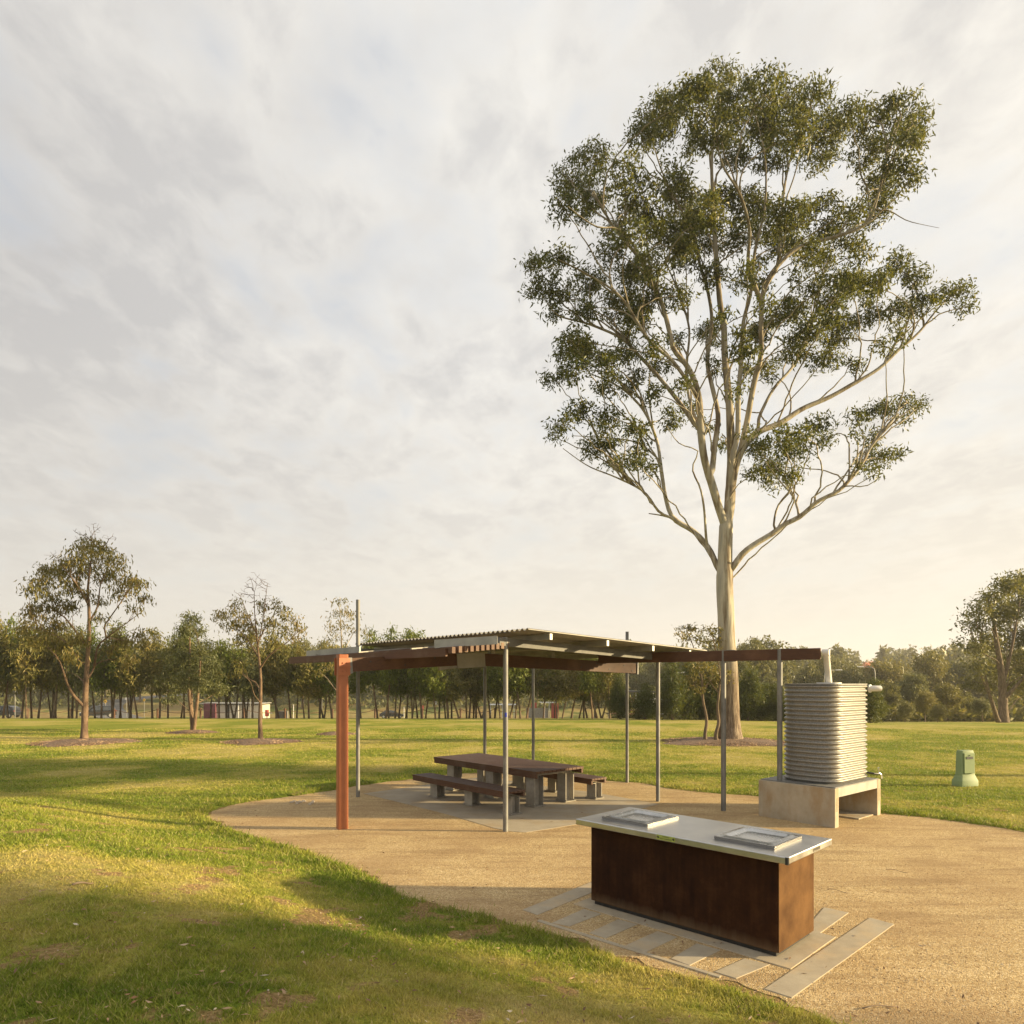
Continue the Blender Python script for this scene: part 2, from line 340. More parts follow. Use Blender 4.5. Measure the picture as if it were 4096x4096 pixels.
def pad_dist(x, y):
    """signed distance to the pad's outline, negative inside"""
    x = np.asarray(x, float); y = np.asarray(y, float); sh = x.shape; x = x.ravel(); y = y.ravel()
    best = np.full(x.shape, 1e9); ins = np.zeros(x.shape, bool); A = PADA; B = np.roll(A, -1, 0)
    for (ax, ay), (bx, by) in zip(A, B):
        dx, dy = bx - ax, by - ay; L = dx * dx + dy * dy + 1e-12
        t = np.clip(((x - ax) * dx + (y - ay) * dy) / L, 0, 1)
        d = (x - ax - t * dx) ** 2 + (y - ay - t * dy) ** 2; best = np.minimum(best, d)
        if ay != by:
            c = ((ay > y) != (by > y)) & (x < (bx - ax) * (y - ay) / (by - ay) + ax); ins ^= c
    return np.where(ins, -1, 1).reshape(sh) * np.sqrt(best).reshape(sh)
def terrain(x, y, pd=None):
    x = np.asarray(x, float); y = np.asarray(y, float)
    if pd is None: pd = pad_dist(x, y)
    yc = 41.0 - 6.0 * smooth(6, 26, x)
    t = np.maximum(y - yc, 0); z = -0.055 * (np.sqrt(t * t + 16) - 4)
    far = np.interp(y, [0, 120, 135, 150, 220, 330, 450, 700, 3000], [-4.4, -4.4, -4.0, -2.0, 1.6, 6.4, 10.5, 13, 14])
    z = np.where(y > 118, np.maximum(far, -4.6) * smooth(118, 132, y) + z * (1 - smooth(118, 132, y)), z)
    m = 0.60 * smooth(0.0, 3.6, pd) * (1 - smooth(9.5, 14.5, y)) * (1 - smooth(3.5, 7.0, x))
    m = m * (0.55 + 0.45 * smooth(-30, -2, x))
    und = 0.05 * (fbm(x * 0.5, y * 0.5, 3) - 0.5) * smooth(0.1, 1.5, pd) * (1 - smooth(25, 60, y))
    edge = -0.004 * (1 - smooth(0.0, 0.08, pd)) - 0.05 * (1 - smooth(-1.0, -0.5, pd))
    lip = 0.022 * smooth(0.0, 0.15, pd) * (1 - smooth(30, 60, y))
    return z + m + und + edge + lip
def gz(x, y): return float(terrain(np.array([x]), np.array([y]))[0])
def GT(px, py):
    """point of the ground seen at a pixel"""
    ds = np.concatenate([np.arange(2.0, 60, 0.05), np.arange(60, 500, 0.5)])
    X = (px - CX) / F * ds; Z = H - (py - HZ) / F * ds; T = terrain(X, ds)
    k = np.argmax(Z <= T); return (float(X[k]), float(ds[k]), float(T[k]))
def fields(x, y):
    """how dry and how bare the turf is"""
    dry = fbm(x * 0.45 + 3, y * 0.45, 4) * 0.75 + fbm(x * 2.3, y * 2.3 + 8, 3) * 0.25
    bare = fbm(x * 2.2 + 40, y * 2.2 + 11, 5) * 0.7 + fbm(x * 7, y * 7 + 3, 3) * 0.3
    dry = np.clip((dry - 0.44) * 4.0 + 0.30 * smooth(10, 30, y), 0, 1)
    nearpad = smooth(1.2, 0.0, np.abs(pad_dist(x, y)))
    left = smooth(2.0, -3.0, x) * smooth(14, 5, y)
    pdv = pad_dist(x, y)
    bare = np.clip((bare - 0.600 + 0.045 * left) * 9, 0, 1) * (0.30 + 0.70 * smooth(22, 6, y))
    dry = np.clip(dry - 0.35 * smooth(1.6, 0.2, np.abs(pdv)) * (bare < .5), 0, 1); bare = np.maximum(bare, smooth(0.03, -0.03, pdv))
    return dry, bare

def grass_color(t, dry, pos):
    f1 = t('ShaderNodeTexNoise', i_Vector=pos, i_Scale=7.0, i_Detail=5.0, i_Roughness=0.7).outputs[0]
    f2 = t('ShaderNodeTexNoise', i_Vector=t('ShaderNodeMapping', i_Vector=pos, i_Scale=(0.35, 1.3, 1)).outputs[0], i_Scale=1.1, i_Detail=6.0, i_Roughness=0.65).outputs[0]
    f = t.math('ADD', t.math('MULTIPLY', dry, 0.55), t.math('ADD', t.math('MULTIPLY', t.math('SUBTRACT', f1, 0.5), 0.9), t.math('MULTIPLY', t.math('SUBTRACT', f2, 0.32), 1.0)), clamp=True)
    return t.ramp(f, [(0.0, (0.14, 0.20, 0.020)), (0.28, (0.25, 0.275, 0.038)), (0.58, (0.39, 0.35, 0.080)), (1.0, (0.52, 0.42, 0.17))]), f1
def lawn_mat():
    m, t, b = new_mat('turf_ground'); pos = t('ShaderNodeNewGeometry').outputs['Position']
    dry = t('ShaderNodeAttribute', attribute_name='dry').outputs['Fac']; bare = t('ShaderNodeAttribute', attribute_name='bare').outputs['Fac']
    g, f1 = grass_color(t, dry, pos)
    n3 = t('ShaderNodeTexNoise', i_Vector=pos, i_Scale=30.0, i_Detail=3.0, i_Roughness=0.7).outputs[0]
    soil = t.ramp(n3, [(0.35, (0.17, 0.095, 0.045)), (0.6, (0.36, 0.22, 0.115)), (0.75, (0.46, 0.32, 0.19))])
    k = t.math('MULTIPLY', t.ramp(t.math('ADD', bare, t.math('MULTIPLY', t.math('SUBTRACT', f1, 0.5), 1.6)), [(0.30, 0.0), (0.75, 1.0)]), 0.8)
    g = t.mix(t.ramp(n3, [(0.35, 0.35), (0.6, 0.0)]), g, (0.05, 0.05, 0.015))
    # rough dry paddock beyond the trees
    far = t.ramp(t.math('DIVIDE', t('ShaderNodeSeparateXYZ', i_0=pos).outputs[1], 200.0), [(0.33, 0.0), (0.45, 1.0)])
    fn = t('ShaderNodeTexNoise', i_Vector=pos, i_Scale=0.12, i_Detail=5.0).outputs[0]
    g = t.mix(far, g, t.ramp(fn, [(0.38, (0.10, 0.12, 0.03)), (0.5, (0.30, 0.25, 0.09)), (0.65, (0.24, 0.17, 0.07))]))
    t.l.new(t.mix(k, g, soil), b.inputs['Base Color']); setb(b, rough=0.95, spec=0.1)
    bp = t('ShaderNodeBump', i_Strength=0.9, i_Distance=0.05, i_Height=n3); t.l.new(bp.outputs[0], b.inputs['Normal'])
    return m
def blade_mat():
    m, t, b = new_mat('grass_blade'); geo = t('ShaderNodeNewGeometry'); pos = geo.outputs['Position']
    dry = t('ShaderNodeAttribute', attribute_name='dry').outputs['Fac']
    g, _ = grass_color(t, dry, pos); rn = geo.outputs['Random Per Island']
    g = t.mix(t.ramp(rn, [(0.72, 0.0), (0.95, 0.75)]), g, (0.42, 0.34, 0.16))
    g = t.mix(1.0, g, t.ramp(t.math('FRACT', t.math('MULTIPLY', rn, 17.3)), [(0.0, 0.85), (1.0, 1.4)]), 'MULTIPLY')
    t.l.new(g, b.inputs['Base Color']); setb(b, rough=0.6, spec=0.25)
    tr = t('ShaderNodeBsdfTranslucent'); t.l.new(g, tr.inputs[0])
    mx = t('ShaderNodeMixShader', i_0=0.35); t.l.new(b.outputs[0], mx.inputs[1]); t.l.new(tr.outputs[0], mx.inputs[2])
    out = [q for q in m.node_tree.nodes if q.type == 'OUTPUT_MATERIAL'][0]; t.l.new(mx.outputs[0], out.inputs[0])
    return m
M['lawn'] = lawn_mat(); M['blade'] = blade_mat()
def steps(*seg):
    out = []
    for a, b, s in seg: out += list(np.arange(a, b, s))
    return np.array(out + [seg[-1][1]])
def grid_sheet():
    xs = steps((-1500, -300, 100), (-300, -80, 12), (-80, -20, 1.5), (-20, -9, 0.35), (-9, 9, 0.09), (9, 24, 0.35), (24, 80, 1.5), (80, 300, 12), (300, 1500, 100))
    ys = steps((-60, -4, 4), (-4, 2, 0.5), (2, 19, 0.09), (19, 50, 0.4), (50, 140, 1.5), (140, 500, 8), (500, 3000, 120))
    X, Y = np.meshgrid(xs, ys); pd = pad_dist(X, Y); Z = terrain(X, Y, pd); d, b = fields(X, Y)
    nx, ny = len(xs), len(ys); i = np.arange(ny - 1)[:, None] * nx + np.arange(nx - 1)[None]
    f = np.stack([i, i + 1, i + 1 + nx, i + nx], -1).reshape(-1, 4)
    o = np_mesh('lawn', np.stack([X, Y, Z], -1).reshape(-1, 3), f, M['lawn'], None, {'dry': ('POINT', d.ravel()), 'bare': ('POINT', b.ravel())}, True)
    tag(o, kind='structure')
grid_sheet()

def gravel_mat():
    m, t, b = new_mat('crushed_granite'); pos = t('ShaderNodeNewGeometry').outputs['Position']
    v = t('ShaderNodeTexVoronoi', i_Vector=pos, i_Scale=95.0)
    cell = t('ShaderNodeSeparateColor', i_0=v.outputs['Color']).outputs[0]
    n = t('ShaderNodeTexNoise', i_Vector=pos, i_Scale=0.8, i_Detail=7.0, i_Roughness=0.6).outputs[0]
    n2 = t('ShaderNodeTexNoise', i_Vector=pos, i_Scale=14.0, i_Detail=6.0, i_Roughness=0.7).outputs[0]
    c = t.ramp(cell, [(0.0, (0.32, 0.215, 0.10)), (0.45, (0.53, 0.385, 0.19)), (0.8, (0.62, 0.465, 0.25)), (1.0, (0.76, 0.63, 0.40))])
    c = t.mix(t.math('MULTIPLY', t.ramp(n, [(0.38, 1.0), (0.60, 0.0)]), 0.5), c, (0.33, 0.21, 0.105))
    c = t.mix(t.math('MULTIPLY', t.ramp(n2, [(0.30, 1.0), (0.48, 0.0)]), 0.5), c, (0.25, 0.16, 0.085))
    n3 = t('ShaderNodeTexNoise', i_Vector=t('ShaderNodeMapping', i_Vector=pos, i_Scale=(0.35, 2.6, 1), i_Rotation=(0, 0, 0.25)).outputs[0], i_Scale=1.6, i_Detail=5.0, i_Roughness=0.6, i_Distortion=0.6).outputs[0]
    c = t.mix(t.math('MULTIPLY', t.ramp(n3, [(0.50, 0.0), (0.64, 1.0)]), 0.38), c, (0.24, 0.155, 0.08))
    c = t.mix(t.math('MULTIPLY', t.ramp(n3, [(0.30, 1.0), (0.42, 0.0)]), 0.35), c, (0.62, 0.48, 0.29))
    t.l.new(c, b.inputs['Base Color']); setb(b, rough=0.95, spec=0.1)
    h = t.math('ADD', t.math('MULTIPLY', v.outputs['Distance'], -0.6), t.math('MULTIPLY', n2, 1.2))
    bp = t('ShaderNodeBump', i_Strength=0.7, i_Distance=0.012, i_Height=h); t.l.new(bp.outputs[0], b.inputs['Normal'])
    return m
M['gravel'] = gravel_mat()
def pad_sheet():
    pts = PADA; out = []
    for i in range(len(pts)):
        a, b = pts[i], pts[(i + 1) % len(pts)]; n = max(1, int(np.linalg.norm(b - a) / 0.06))
        for k in range(n): out.append(a + (b - a) * k / n)
    out = np.array(out); nrm = np.roll(out, -1, 0) - np.roll(out, 1, 0); nrm = np.stack([nrm[:, 1], -nrm[:, 0]], 1); nrm /= np.linalg.norm(nrm, axis=1)[:, None] + 1e-9
    j = (fbm(out[:, 0] * 3, out[:, 1] * 3, 5) - 0.5) * 0.55
    out = out + nrm * j[:, None]
    import bmesh
    bm = bmesh.new(); vs = [bm.verts.new((x, y, 0.0)) for x, y in out]; f = bm.faces.new(vs)
    bmesh.ops.triangulate(bm, faces=[f]); me = bpy.data.meshes.new('gravel_path'); bm.to_mesh(me); bm.free()
    me.materials.append(M['gravel']); o = bpy.data.objects.new('gravel_path', me); COL.objects.link(o); tag(o, kind='structure')
    if me.polygons[0].normal.z < 0: me.flip_normals()
pad_sheet()

# grass blades: dense near the camera, thinning with distance
def blades(n, dmin, dmax, name):
    d = dmin * (dmax / dmin) ** RNG.random(n); a = (RNG.random(n) - 0.5) * 2 * 0.86
    x = a * d; y = d + 0 * a
    pd = pad_dist(x, y); dry, bare = fields(x, y)
    thin = fbm(x * 4 + 5, y * 4 + 3, 3)
    edge_keep = pd > (fbm(x * 3, y * 3, 3) - 0.5) * 0.40 - 0.35 * RNG.random(n) ** 6
    keep = edge_keep & (RNG.random(n) > np.clip(bare * 1.15 - 0.05, 0, 0.96)) & (RNG.random(n) < smooth(0.28, 0.50, thin) * 0.6 + 0.4)
    x, y, pd, dry, bare = x[keep], y[keep], pd[keep], dry[keep], bare[keep]; n = len(x)
    z = terrain(x, y, pd) - 0.004
    hgt = (0.013 + 0.030 * RNG.random(n) ** 1.5) * (1.0 + 0.9 * smooth(0.45, 0.0, np.abs(pd - 0.12))) * (1.15 - 0.45 * dry) * (1 + 0.008 * y)
    w = 0.0022 + 0.00055 * y
    th = RNG.random(n) * 6.283; lean = 0.3 + 0.9 * RNG.random(n); la = RNG.random(n) * 6.283
    cx, sx = np.cos(th) * w, np.sin(th) * w; lx, ly = np.cos(la) * lean * hgt, np.sin(la) * lean * hgt
    v = np.empty((n, 3, 3)); v[:, 0] = np.stack([x - cx, y - sx, z], 1); v[:, 1] = np.stack([x + cx, y + sx, z], 1); v[:, 2] = np.stack([x + lx, y + ly, z + hgt], 1)
    o = np_mesh(name, v.reshape(-1, 3), np.arange(3 * n).reshape(-1, 3), M['blade'], None, {'dry': ('POINT', np.repeat(dry, 3))})
    tag(o, kind='stuff', label='short patchy turf blades over the lawn', cat='grass')
blades(900000, 2.2, 34.0, 'grass')

def scatter_stones(name, n, pick, smin, smax, mat, label, cat, ar=0.6, flat=None):
    base = np.array([(1, 0, 0), (-1, 0, 0), (0, 1, 0), (0, -1, 0), (0, 0, 1), (0, 0, -1)], float)
    fc = np.array([(0, 2, 4), (2, 1, 4), (1, 3, 4), (3, 0, 4), (2, 0, 5), (1, 2, 5), (3, 1, 5), (0, 3, 5)])
    P3 = pick(n); n = len(P3); s = smin * (smax / smin) ** (RNG.random(n) ** 2.2)
    th = RNG.random(n) * 6.283; c, si = np.cos(th), np.sin(th)
    v = base[None] * (0.7 + 0.5 * RNG.random((n, 6, 1))) * s[:, None, None]; v[:, :, 1] *= ar; v[:, :, 2] *= flat or 0.45
    vx = v[:, :, 0] * c[:, None] - v[:, :, 1] * si[:, None]; vy = v[:, :, 0] * si[:, None] + v[:, :, 1] * c[:, None]
    v = np.stack([vx, vy, v[:, :, 2]], -1) + P3[:, None, :]
    f = (fc[None] + 6 * np.arange(n)[:, None, None]).reshape(-1, 3)
    o = np_mesh(name, v.reshape(-1, 3), f, mat); tag(o, label, cat, kind='stuff'); return o
def stone_mat():
    m, t, b = new_mat('loose_stone'); r = t('ShaderNodeNewGeometry').outputs['Random Per Island']
    t.l.new(t.ramp(r, [(0.0, (0.20, 0.12, 0.06)), (0.4, (0.42, 0.28, 0.15)), (0.75, (0.52, 0.40, 0.26)), (1.0, (0.68, 0.60, 0.48))]), b.inputs['Base Color']); setb(b, rough=0.9, spec=0.2)
    return m
M['stone'] = stone_mat()
def pick_pad(n):
    d = 3.2 * (24 / 3.2) ** RNG.random(n); x = (RNG.random(n) - 0.5) * 1.7 * d; pd = pad_dist(x, d)
    k = (pd < 0.05) & (RNG.random(n) < 0.35 + smooth(0.42, 0.62, fbm(x * 1.3 + 9, d * 1.3, 3)))
    return np.stack([x[k], d[k], np.full(k.sum(), 0.001)], 1)
scatter_stones('loose_gravel', 90000, pick_pad, 0.003, 0.011, M['stone'], 'loose pale granite chips strewn over the gravel', 'gravel')
def pick_lawn(n):
    d = 2.6 * (10 / 2.6) ** RNG.random(n); x = (RNG.random(n) * 1.1 - 0.86) * d; _, b = fields(x, d); pd = pad_dist(x, d)
    k = (pd > 0.1) & (RNG.random(n) < b * 0.9 + 0.01)
    return np.stack([x[k], d[k], terrain(x[k], d[k], pd[k]) + 0.002], 1)
scatter_stones('pebbles', 9000, pick_lawn, 0.004, 0.016, M['stone'], 'reddish pebbles showing in bare patches of turf', 'pebbles')

def litter():
    n = 4200; d = 3.0 * (30 / 3.0) ** RNG.random(n); x = (RNG.random(n) - 0.5) * 1.8 * d; pd = pad_dist(x, d); k = RNG.random(n) < np.where(pd < 0, 0.12 + 0.6 * np.exp(-np.abs(pd) * 1.5), 0.6)
    x, d, pd = x[k], d[k], pd[k]; n = len(x); z = terrain(x, d, pd); z = np.where(pd < 0.02, 0.006, z + 0.02); L = 0.02 + 0.05 * RNG.random(n); th = RNG.random(n) * 6.283; c, s_ = np.cos(th) * L / 2, np.sin(th) * L / 2; w = 0.22
    up_ = RNG.random((n, 4)) * 0.014
    v = np.stack([np.stack([x - c, d - s_, z + up_[:, 0]], 1), np.stack([x + s_ * w, d - c * w, z + up_[:, 1]], 1), np.stack([x + c, d + s_, z + up_[:, 2]], 1), np.stack([x - s_ * w, d + c * w, z + up_[:, 3]], 1)], 1)
    m, t, b = new_mat('dry_leaf'); r = t('ShaderNodeNewGeometry').outputs['Random Per Island']
    t.l.new(t.ramp(r, [(0.0, (0.10, 0.05, 0.025)), (0.5, (0.24, 0.13, 0.06)), (0.85, (0.42, 0.28, 0.15)), (1.0, (0.62, 0.55, 0.45))]), b.inputs['Base Color']); setb(b, rough=0.7)
    tag(np_mesh('leaf_litter', v.reshape(-1, 3), np.arange(4 * n).reshape(-1, 4), m), 'fallen dry gum leaves scattered over gravel and turf', 'leaf litter', kind='stuff')
litter()

# ------------------------------------------------------------------ shelter
S = 0.941
def q(x, d, z): return V(x * S, d * S, z * S)
sh = empty('picnic_shelter', q(0.3, 14.5, 0) , 0, 'open picnic shelter with corrugated steel roof, timber beams and one orange post', 'shelter')
SHO = np.array(sh.location)
def shp(mb, name, mat, parent=sh, **kw):
    mb.v = [tuple(np.array(v) - SHO) for v in mb.v]
    return mb.build(name, mat, parent, **kw)
C1 = q(0.27, 11.2, 3.4); C2 = q(-3.58, 15.58, 3.39); C3 = q(4.18, 14.63, 3.20); C4 = C2 + (C3 - C1)
def roof_sheet():
    L = np.linalg.norm(C2 - C1); e = (C2 - C1) / L; g = C3 - C1; up = np.cross(g, e); up /= np.linalg.norm(up)
    if up[2] < 0: up = -up
    pitch = 0.118; per = 8; n = int(L / pitch * per); mb = MB(); vs = []
    for side in (1, 0):
        for gg in (0, 1):
            for i in range(n + 1):
                s = i / n * L; w = 0.021 * math.sin(2 * math.pi * s / pitch)
                vs.append(C1 + e * s + g * gg + up * (w + (0.006 if side else 0)))
    k = n + 1; fs = []
    for i in range(n):
        fs.append((i, i + 1, k + i + 1, k + i)); fs.append((2 * k + i, 3 * k + i, 3 * k + i + 1, 2 * k + i + 1))
        fs.append((i, 2 * k + i, 2 * k + i + 1, i + 1)); fs.append((k + i, k + i + 1, 3 * k + i + 1, 3 * k + i))
    fs += [(0, k, 3 * k, 2 * k), (k - 1, 3 * k - 1, 4 * k - 1, 2 * k - 1)]
    mb.add(vs, fs); o = shp(mb, 'roof_sheet', M['galv_roof'])
    o.data.polygons.foreach_set('use_smooth', [True] * len(o.data.polygons)); o.data.set_sharp_from_angle(angle=R(50))
    return e, g, up
RE, RG, RU = roof_sheet()
gL = np.linalg.norm(RG); RGn = RG / gL; RL = np.linalg.norm(C2 - C1)
# purlins run along the wide way of the roof; their ends show under its right edge
for fr in (0.10, 0.38, 0.64, 0.88):
    a = C1 + RG * fr - RU * 0.072; mb = MB(); mb.beam(a, a + RE * RL, 0.05, 0.09)
    shp(mb, 'purlin', M['galv_roof'])
    c = MB(); c.beam(a - RE * 0.004, a - RE * 0.0005, 0.055, 0.095); shp(c, 'purlin_sunlit_end', M['pvc'])  # thin white plates paint the sunlight on the purlin ends
P5 = q(-0.11, 11.6, 0); P7 = q(3.10, 14.5, 0); P2 = q(-3.4, 15.07, 0); P3 = q(-0.71, 17.86, 0)
P4 = q(0.60, 19.3, 0); P6 = q(2.90, 17.2, 0); P8 = np.array(G(2894, 3243)); P9 = V((3119 - CX) / F * 12.05, 12.05, 0)
def zs(z): return z * S
for a, b, dz in ((P5, P7, 0.0), (P2, P4, 0.0)):
    fa = zs(3.22); fb = zs(3.06) if a is P5 else zs(2.98)
    mb = MB(); d = (b - a) / np.linalg.norm(b - a); a2 = a - d * 0.15; b2 = b + d * 0.1
    mb.beam((a2[0], a2[1], fa), (b2[0], b2[1], fb), 0.07, 0.13); shp(mb, 'rafter', M['rafter'])
def post(p, r, top, name='post', mat='galv', base=False):
    mb = MB(); mb.tube([(p[0], p[1], -0.1), (p[0], p[1], top)], r, 20); o = shp(mb, name, M[mat], smooth_=False, auto=40)
    if base:
        m2 = MB(); m2.box((p[0], p[1], 0.025), (0.24, 0.24, 0.012), R(40))
        for sx in (-1, 1):
            for sy in (-1, 1): m2.tube([(p[0] + sx * 0.085, p[1] + sy * 0.02, 0.03), (p[0] + sx * 0.085, p[1] + sy * 0.02, 0.06)], 0.012, 6)
        shp(m2, 'base_plate', M['galv'], o) if False else shp(m2, 'base_plate', M['galv'])
    return o
post(P5, 0.041, zs(3.30)); post(P7, 0.040, zs(3.10)); post(P2, 0.040, zs(4.35)); post(P3, 0.040, zs(3.0), base=True)
post(P4, 0.040, zs(3.0)); post(P6, 0.038, zs(3.80)); post(P8, 0.0455, zs(3.155)); post(P9, 0.0455, zs(3.15))
# blue tag on the front post
mb = MB(); mb.tube([(P5[0], P5[1], 1.84), (P5[0], P5[1], 1.90)], 0.0425, 20, cap=False); mb.v = [v for v in mb.v]
mb2 = MB(); nn = 20
for k in range(14, 17):
    a0, a1 = 2 * math.pi * k / nn, 2 * math.pi * (k + 1) / nn
    mb2.add([(P5[0] + 0.0425 * math.cos(a), P5[1] + 0.0425 * math.sin(a), z) for z in (1.83, 1.90) for a in (a0, a1)], [(0, 1, 3, 2)])
M['blue'] = mat_var('blue_marker', (0.02, 0.03, 0.3), (0.03, 0.05, 0.4), 30, 0.5)
shp(mb2, 'marker_scrawl', M['blue'])
# orange post
O1 = np.array(G(1369, 3314)); OTOP = H - (2618 - HZ) / F * O1[1]
mb = MB(); c_, s_ = math.cos(R(28)), math.sin(R(28)); hw = 0.082; ch = 0.018
pl = []
for sx, sy in ((-1, -1), (1, -1), (1, 1), (-1, 1)):
    for ax_, ay_ in (((sx * hw, sy * (hw - ch)), (sx * (hw - ch), sy * hw)) if sx * sy > 0 else ((sx * (hw - ch), sy * hw), (sx * hw, sy * (hw - ch)))):
        pl.append((O1[0] + ax_ * c_ - ay_ * s_, O1[1] + ax_ * s_ + ay_ * c_))
mb.prism(pl, -0.1, OTOP); op = shp(mb, 'orange_post', M['orange']); tag(op, 'orange-red painted square post')
B0 = P(1400, 2660, O1[1] + 0.05); B1 = q(-0.88, 13.4, 2.99); B2 = q(2.98, 16.5, 2.86)
B0 = np.array(B0)
dB = (B1 - B0) / np.linalg.norm(B1 - B0); dB2 = (B2 - B1) / np.linalg.norm(B2 - B1)
# bracket on orange post
mb = MB(); bx = np.array([O1[0], O1[1], 0]); dh = V(dB[0], dB[1], 0); dh /= np.linalg.norm(dh); sdv = np.cross(dh, (0, 0, 1))
for zc in (OTOP - 0.20,):
    mb.box(bx + V(0, 0, zc) - sdv * 0.092, (0.19, 0.012, 0.28), ax=(dh, sdv, V(0, 0, 1)))
    mb.box(bx + V(0, 0, zc) + sdv * 0.092, (0.19, 0.012, 0.28), ax=(dh, sdv, V(0, 0, 1)))
    mb.box(bx + V(0, 0, zc) + sdv * 0.108, (0.21, 0.02, 0.014), ax=(dh, sdv, V(0, 0, 1)))
for du in (-0.03, 0.04):
    for dz in (-0.07, 0.06): mb.tube([bx + V(0, 0, OTOP - 0.2 + dz) + dh * du + sdv * 0.09, bx + V(0, 0, OTOP - 0.2 + dz) + dh * du + sdv * 0.115], 0.011, 6)
shp(mb, 'post_bracket', M['orange'])
mb = MB(); a = B0 - dB * 0.10; mb.beam(a - V(0, 0, 0.01), B0 + dB * 0.02 - V(0, 0, 0.01), 0.10, 0.26); shp(mb, 'beam_end_plate', M['galv'])
mb = MB(); mb.beam(B0, B1, 0.075, 0.225); shp(mb, 'timber_beam', M['wood_beam'], bevel=0.004)
mb = MB(); mb.beam(B1 + dB2 * 0.36, B2, 0.075, 0.235); tag(shp(mb, 'timber_beam', M['wood_beam'], bevel=0.004), 'timber beam whose far end is bright orange-brown')
mb = MB(); mb.beam(B1 - dB * 0.25 - V(0, 0, 0.03), B1 + dB2 * 0.38, 0.095, 0.27); mb.beam(B1 - dB * 0.62 - V(0, 0, 0.145), B1 - dB * 0.1 - V(0, 0, 0.10), 0.06, 0.08)
shp(mb, 'splice_plate', M['galv_roof'])
mb = MB(); mb.beam(B2 + dB2 * 0.004, B2 + dB2 * 0.05, 0.12, 0.27); shp(mb, 'beam_end_plate', M['galv'])
mb = MB(); sB = np.cross(dB2, (0, 0, 1)); sB /= np.linalg.norm(sB)
for t_, dz in ((0.42, 0.05), (0.9, -0.05), (1.3, 0.06), (1.75, -0.04), (0.15, -0.06)):
    c = B2 - dB2 * t_ + V(0, 0, dz); mb = MB(); mb.tube([c + sB * 0.036, c + sB * 0.046], 0.014, 8); shp(mb, 'bolt_head', M['black'])
for t_, dz in ((0.35, 0.04), (1.0, -0.05), (1.6, 0.05), (2.1, -0.04)):
    c = B0 + dB * t_ + V(0, 0, dz); mb = MB(); mb.tube([c + sB * 0.036, c + sB * 0.046], 0.014, 8); shp(mb, 'bolt_head', M['black'])
# struts between beam and roof
for t_ in (0.12, 0.45, 0.8):
    c = B1 + (B2 - B1) * t_; top = C1[2] - 0.16; mb = MB(); mb.box((c[0], c[1], (c[2] + 0.12 + top - 0.05) / 2), (0.10, 0.10, top - 0.05 - c[2] - 0.12), R(40)); shp(mb, 'roof_strut', M['galv_roof'])
# long bearer running out to the tank
A1 = np.array(P(3283, 2615, 11.65)); A0 = V(1.81, 14.2, A1[2])
mb = MB(); mb.beam(A0, A1, 0.07, 0.195); shp(mb, 'timber_bearer', M['wood_beam'], bevel=0.004)
dA = (A1 - A0) / np.linalg.norm(A1 - A0); sA = np.cross(dA, (0, 0, 1)); A0 += -sA * 0.085; A1 += -sA * 0.085
for p in (P7, P8, P9):
    c = p.copy() if p is not P7 else A0 + dA * 1.42; mb = MB(); mb.box(V(c[0], c[1], A0[2]) + dA * 0.13 - sA * 0.046, (0.17, 0.008, 0.215), ax=(dA, sA, V(0, 0, 1)))
    mb.box(V(c[0], c[1], A0[2] + 0.104) + dA * 0.10 - sA * 0.06, (0.22, 0.10, 0.006), ax=(dA, sA, V(0, 0, 1)))
    for dz in (-0.04, 0.04): mb.tube([V(c[0], c[1], A0[2] + dz) + dA * 0.16 - sA * 0.044, V(c[0], c[1], A0[2] + dz) + dA * 0.16 - sA * 0.022], 0.013, 6)
    shp(mb, 'post_bracket', M['galv'])
# slatted canopy on the front-left edge
K3 = V(P5[0], P5[1], 2.975) + V(0.03, -0.02, 0); K1 = np.array(P(1815, 2600, 10.75 * S))
K2 = np.array(P(1167, 2638, 15.5 * S)); dk = (K2 - K1); KL = np.linalg.norm(dk); dk /= KL
ek = K3 - K1; nsl = 11
sl_c = []
for i in range(nsl):
    f = (i + 0.0) / (nsl - 1); f = f ** 0.93
    a = K1 + ek * f; mb = MB(); mb.beam(a, a + dk * (KL - 0.0), 0.060, 0.095); shp(mb, 'slat', M['wood_slat'])
mb = MB(); ekn = ek / np.linalg.norm(ek); a = K1 - ekn * 0.05 - V(0, 0, 0.03); mb.beam(a + dk * 0.12, a + dk * KL, 0.035, 0.115); shp(mb, 'edge_board', M['wood_dark'])
mb = MB(); a = K1 + ekn * 0.1 + V(0, 0, 0.075)
mb.beam(K1 + ek * 0.05 + dk * 0.10 + V(0, 0, 0.105), K1 + ek * 0.05 + dk * 0.12 + V(0, 0, 0.105) + dk * 1.9, 0.04, 0.13)
c0 = K1 + dk * 0.75 + ekn * 0.30 + V(0, 0, 0.12)
mb = MB(); mb.beam(np.array(P(1738, 2576, 11.0 * S)), np.array(P(1990, 2560, 10.9 * S)) + V(0, 0, -0.0), 0.03, 0.125); shp(mb, 'steel_channel', M['galv_white'])
mb = MB(); mb.beam(np.array(P(1228, 2615, 14.9 * S)), np.array(P(1440, 2598, 13.6 * S)), 0.03, 0.115); shp(mb, 'steel_channel', M['galv_white'])
for t_ in (0.2, 0.5, 0.8):
    a = K1 + dk * KL * t_ + V(0, 0, 0.055); mb = MB(); mb.beam(a, a + ek * 1.35, 0.05, 0.03); shp(mb, 'cross_batten', M['galv_roof'])

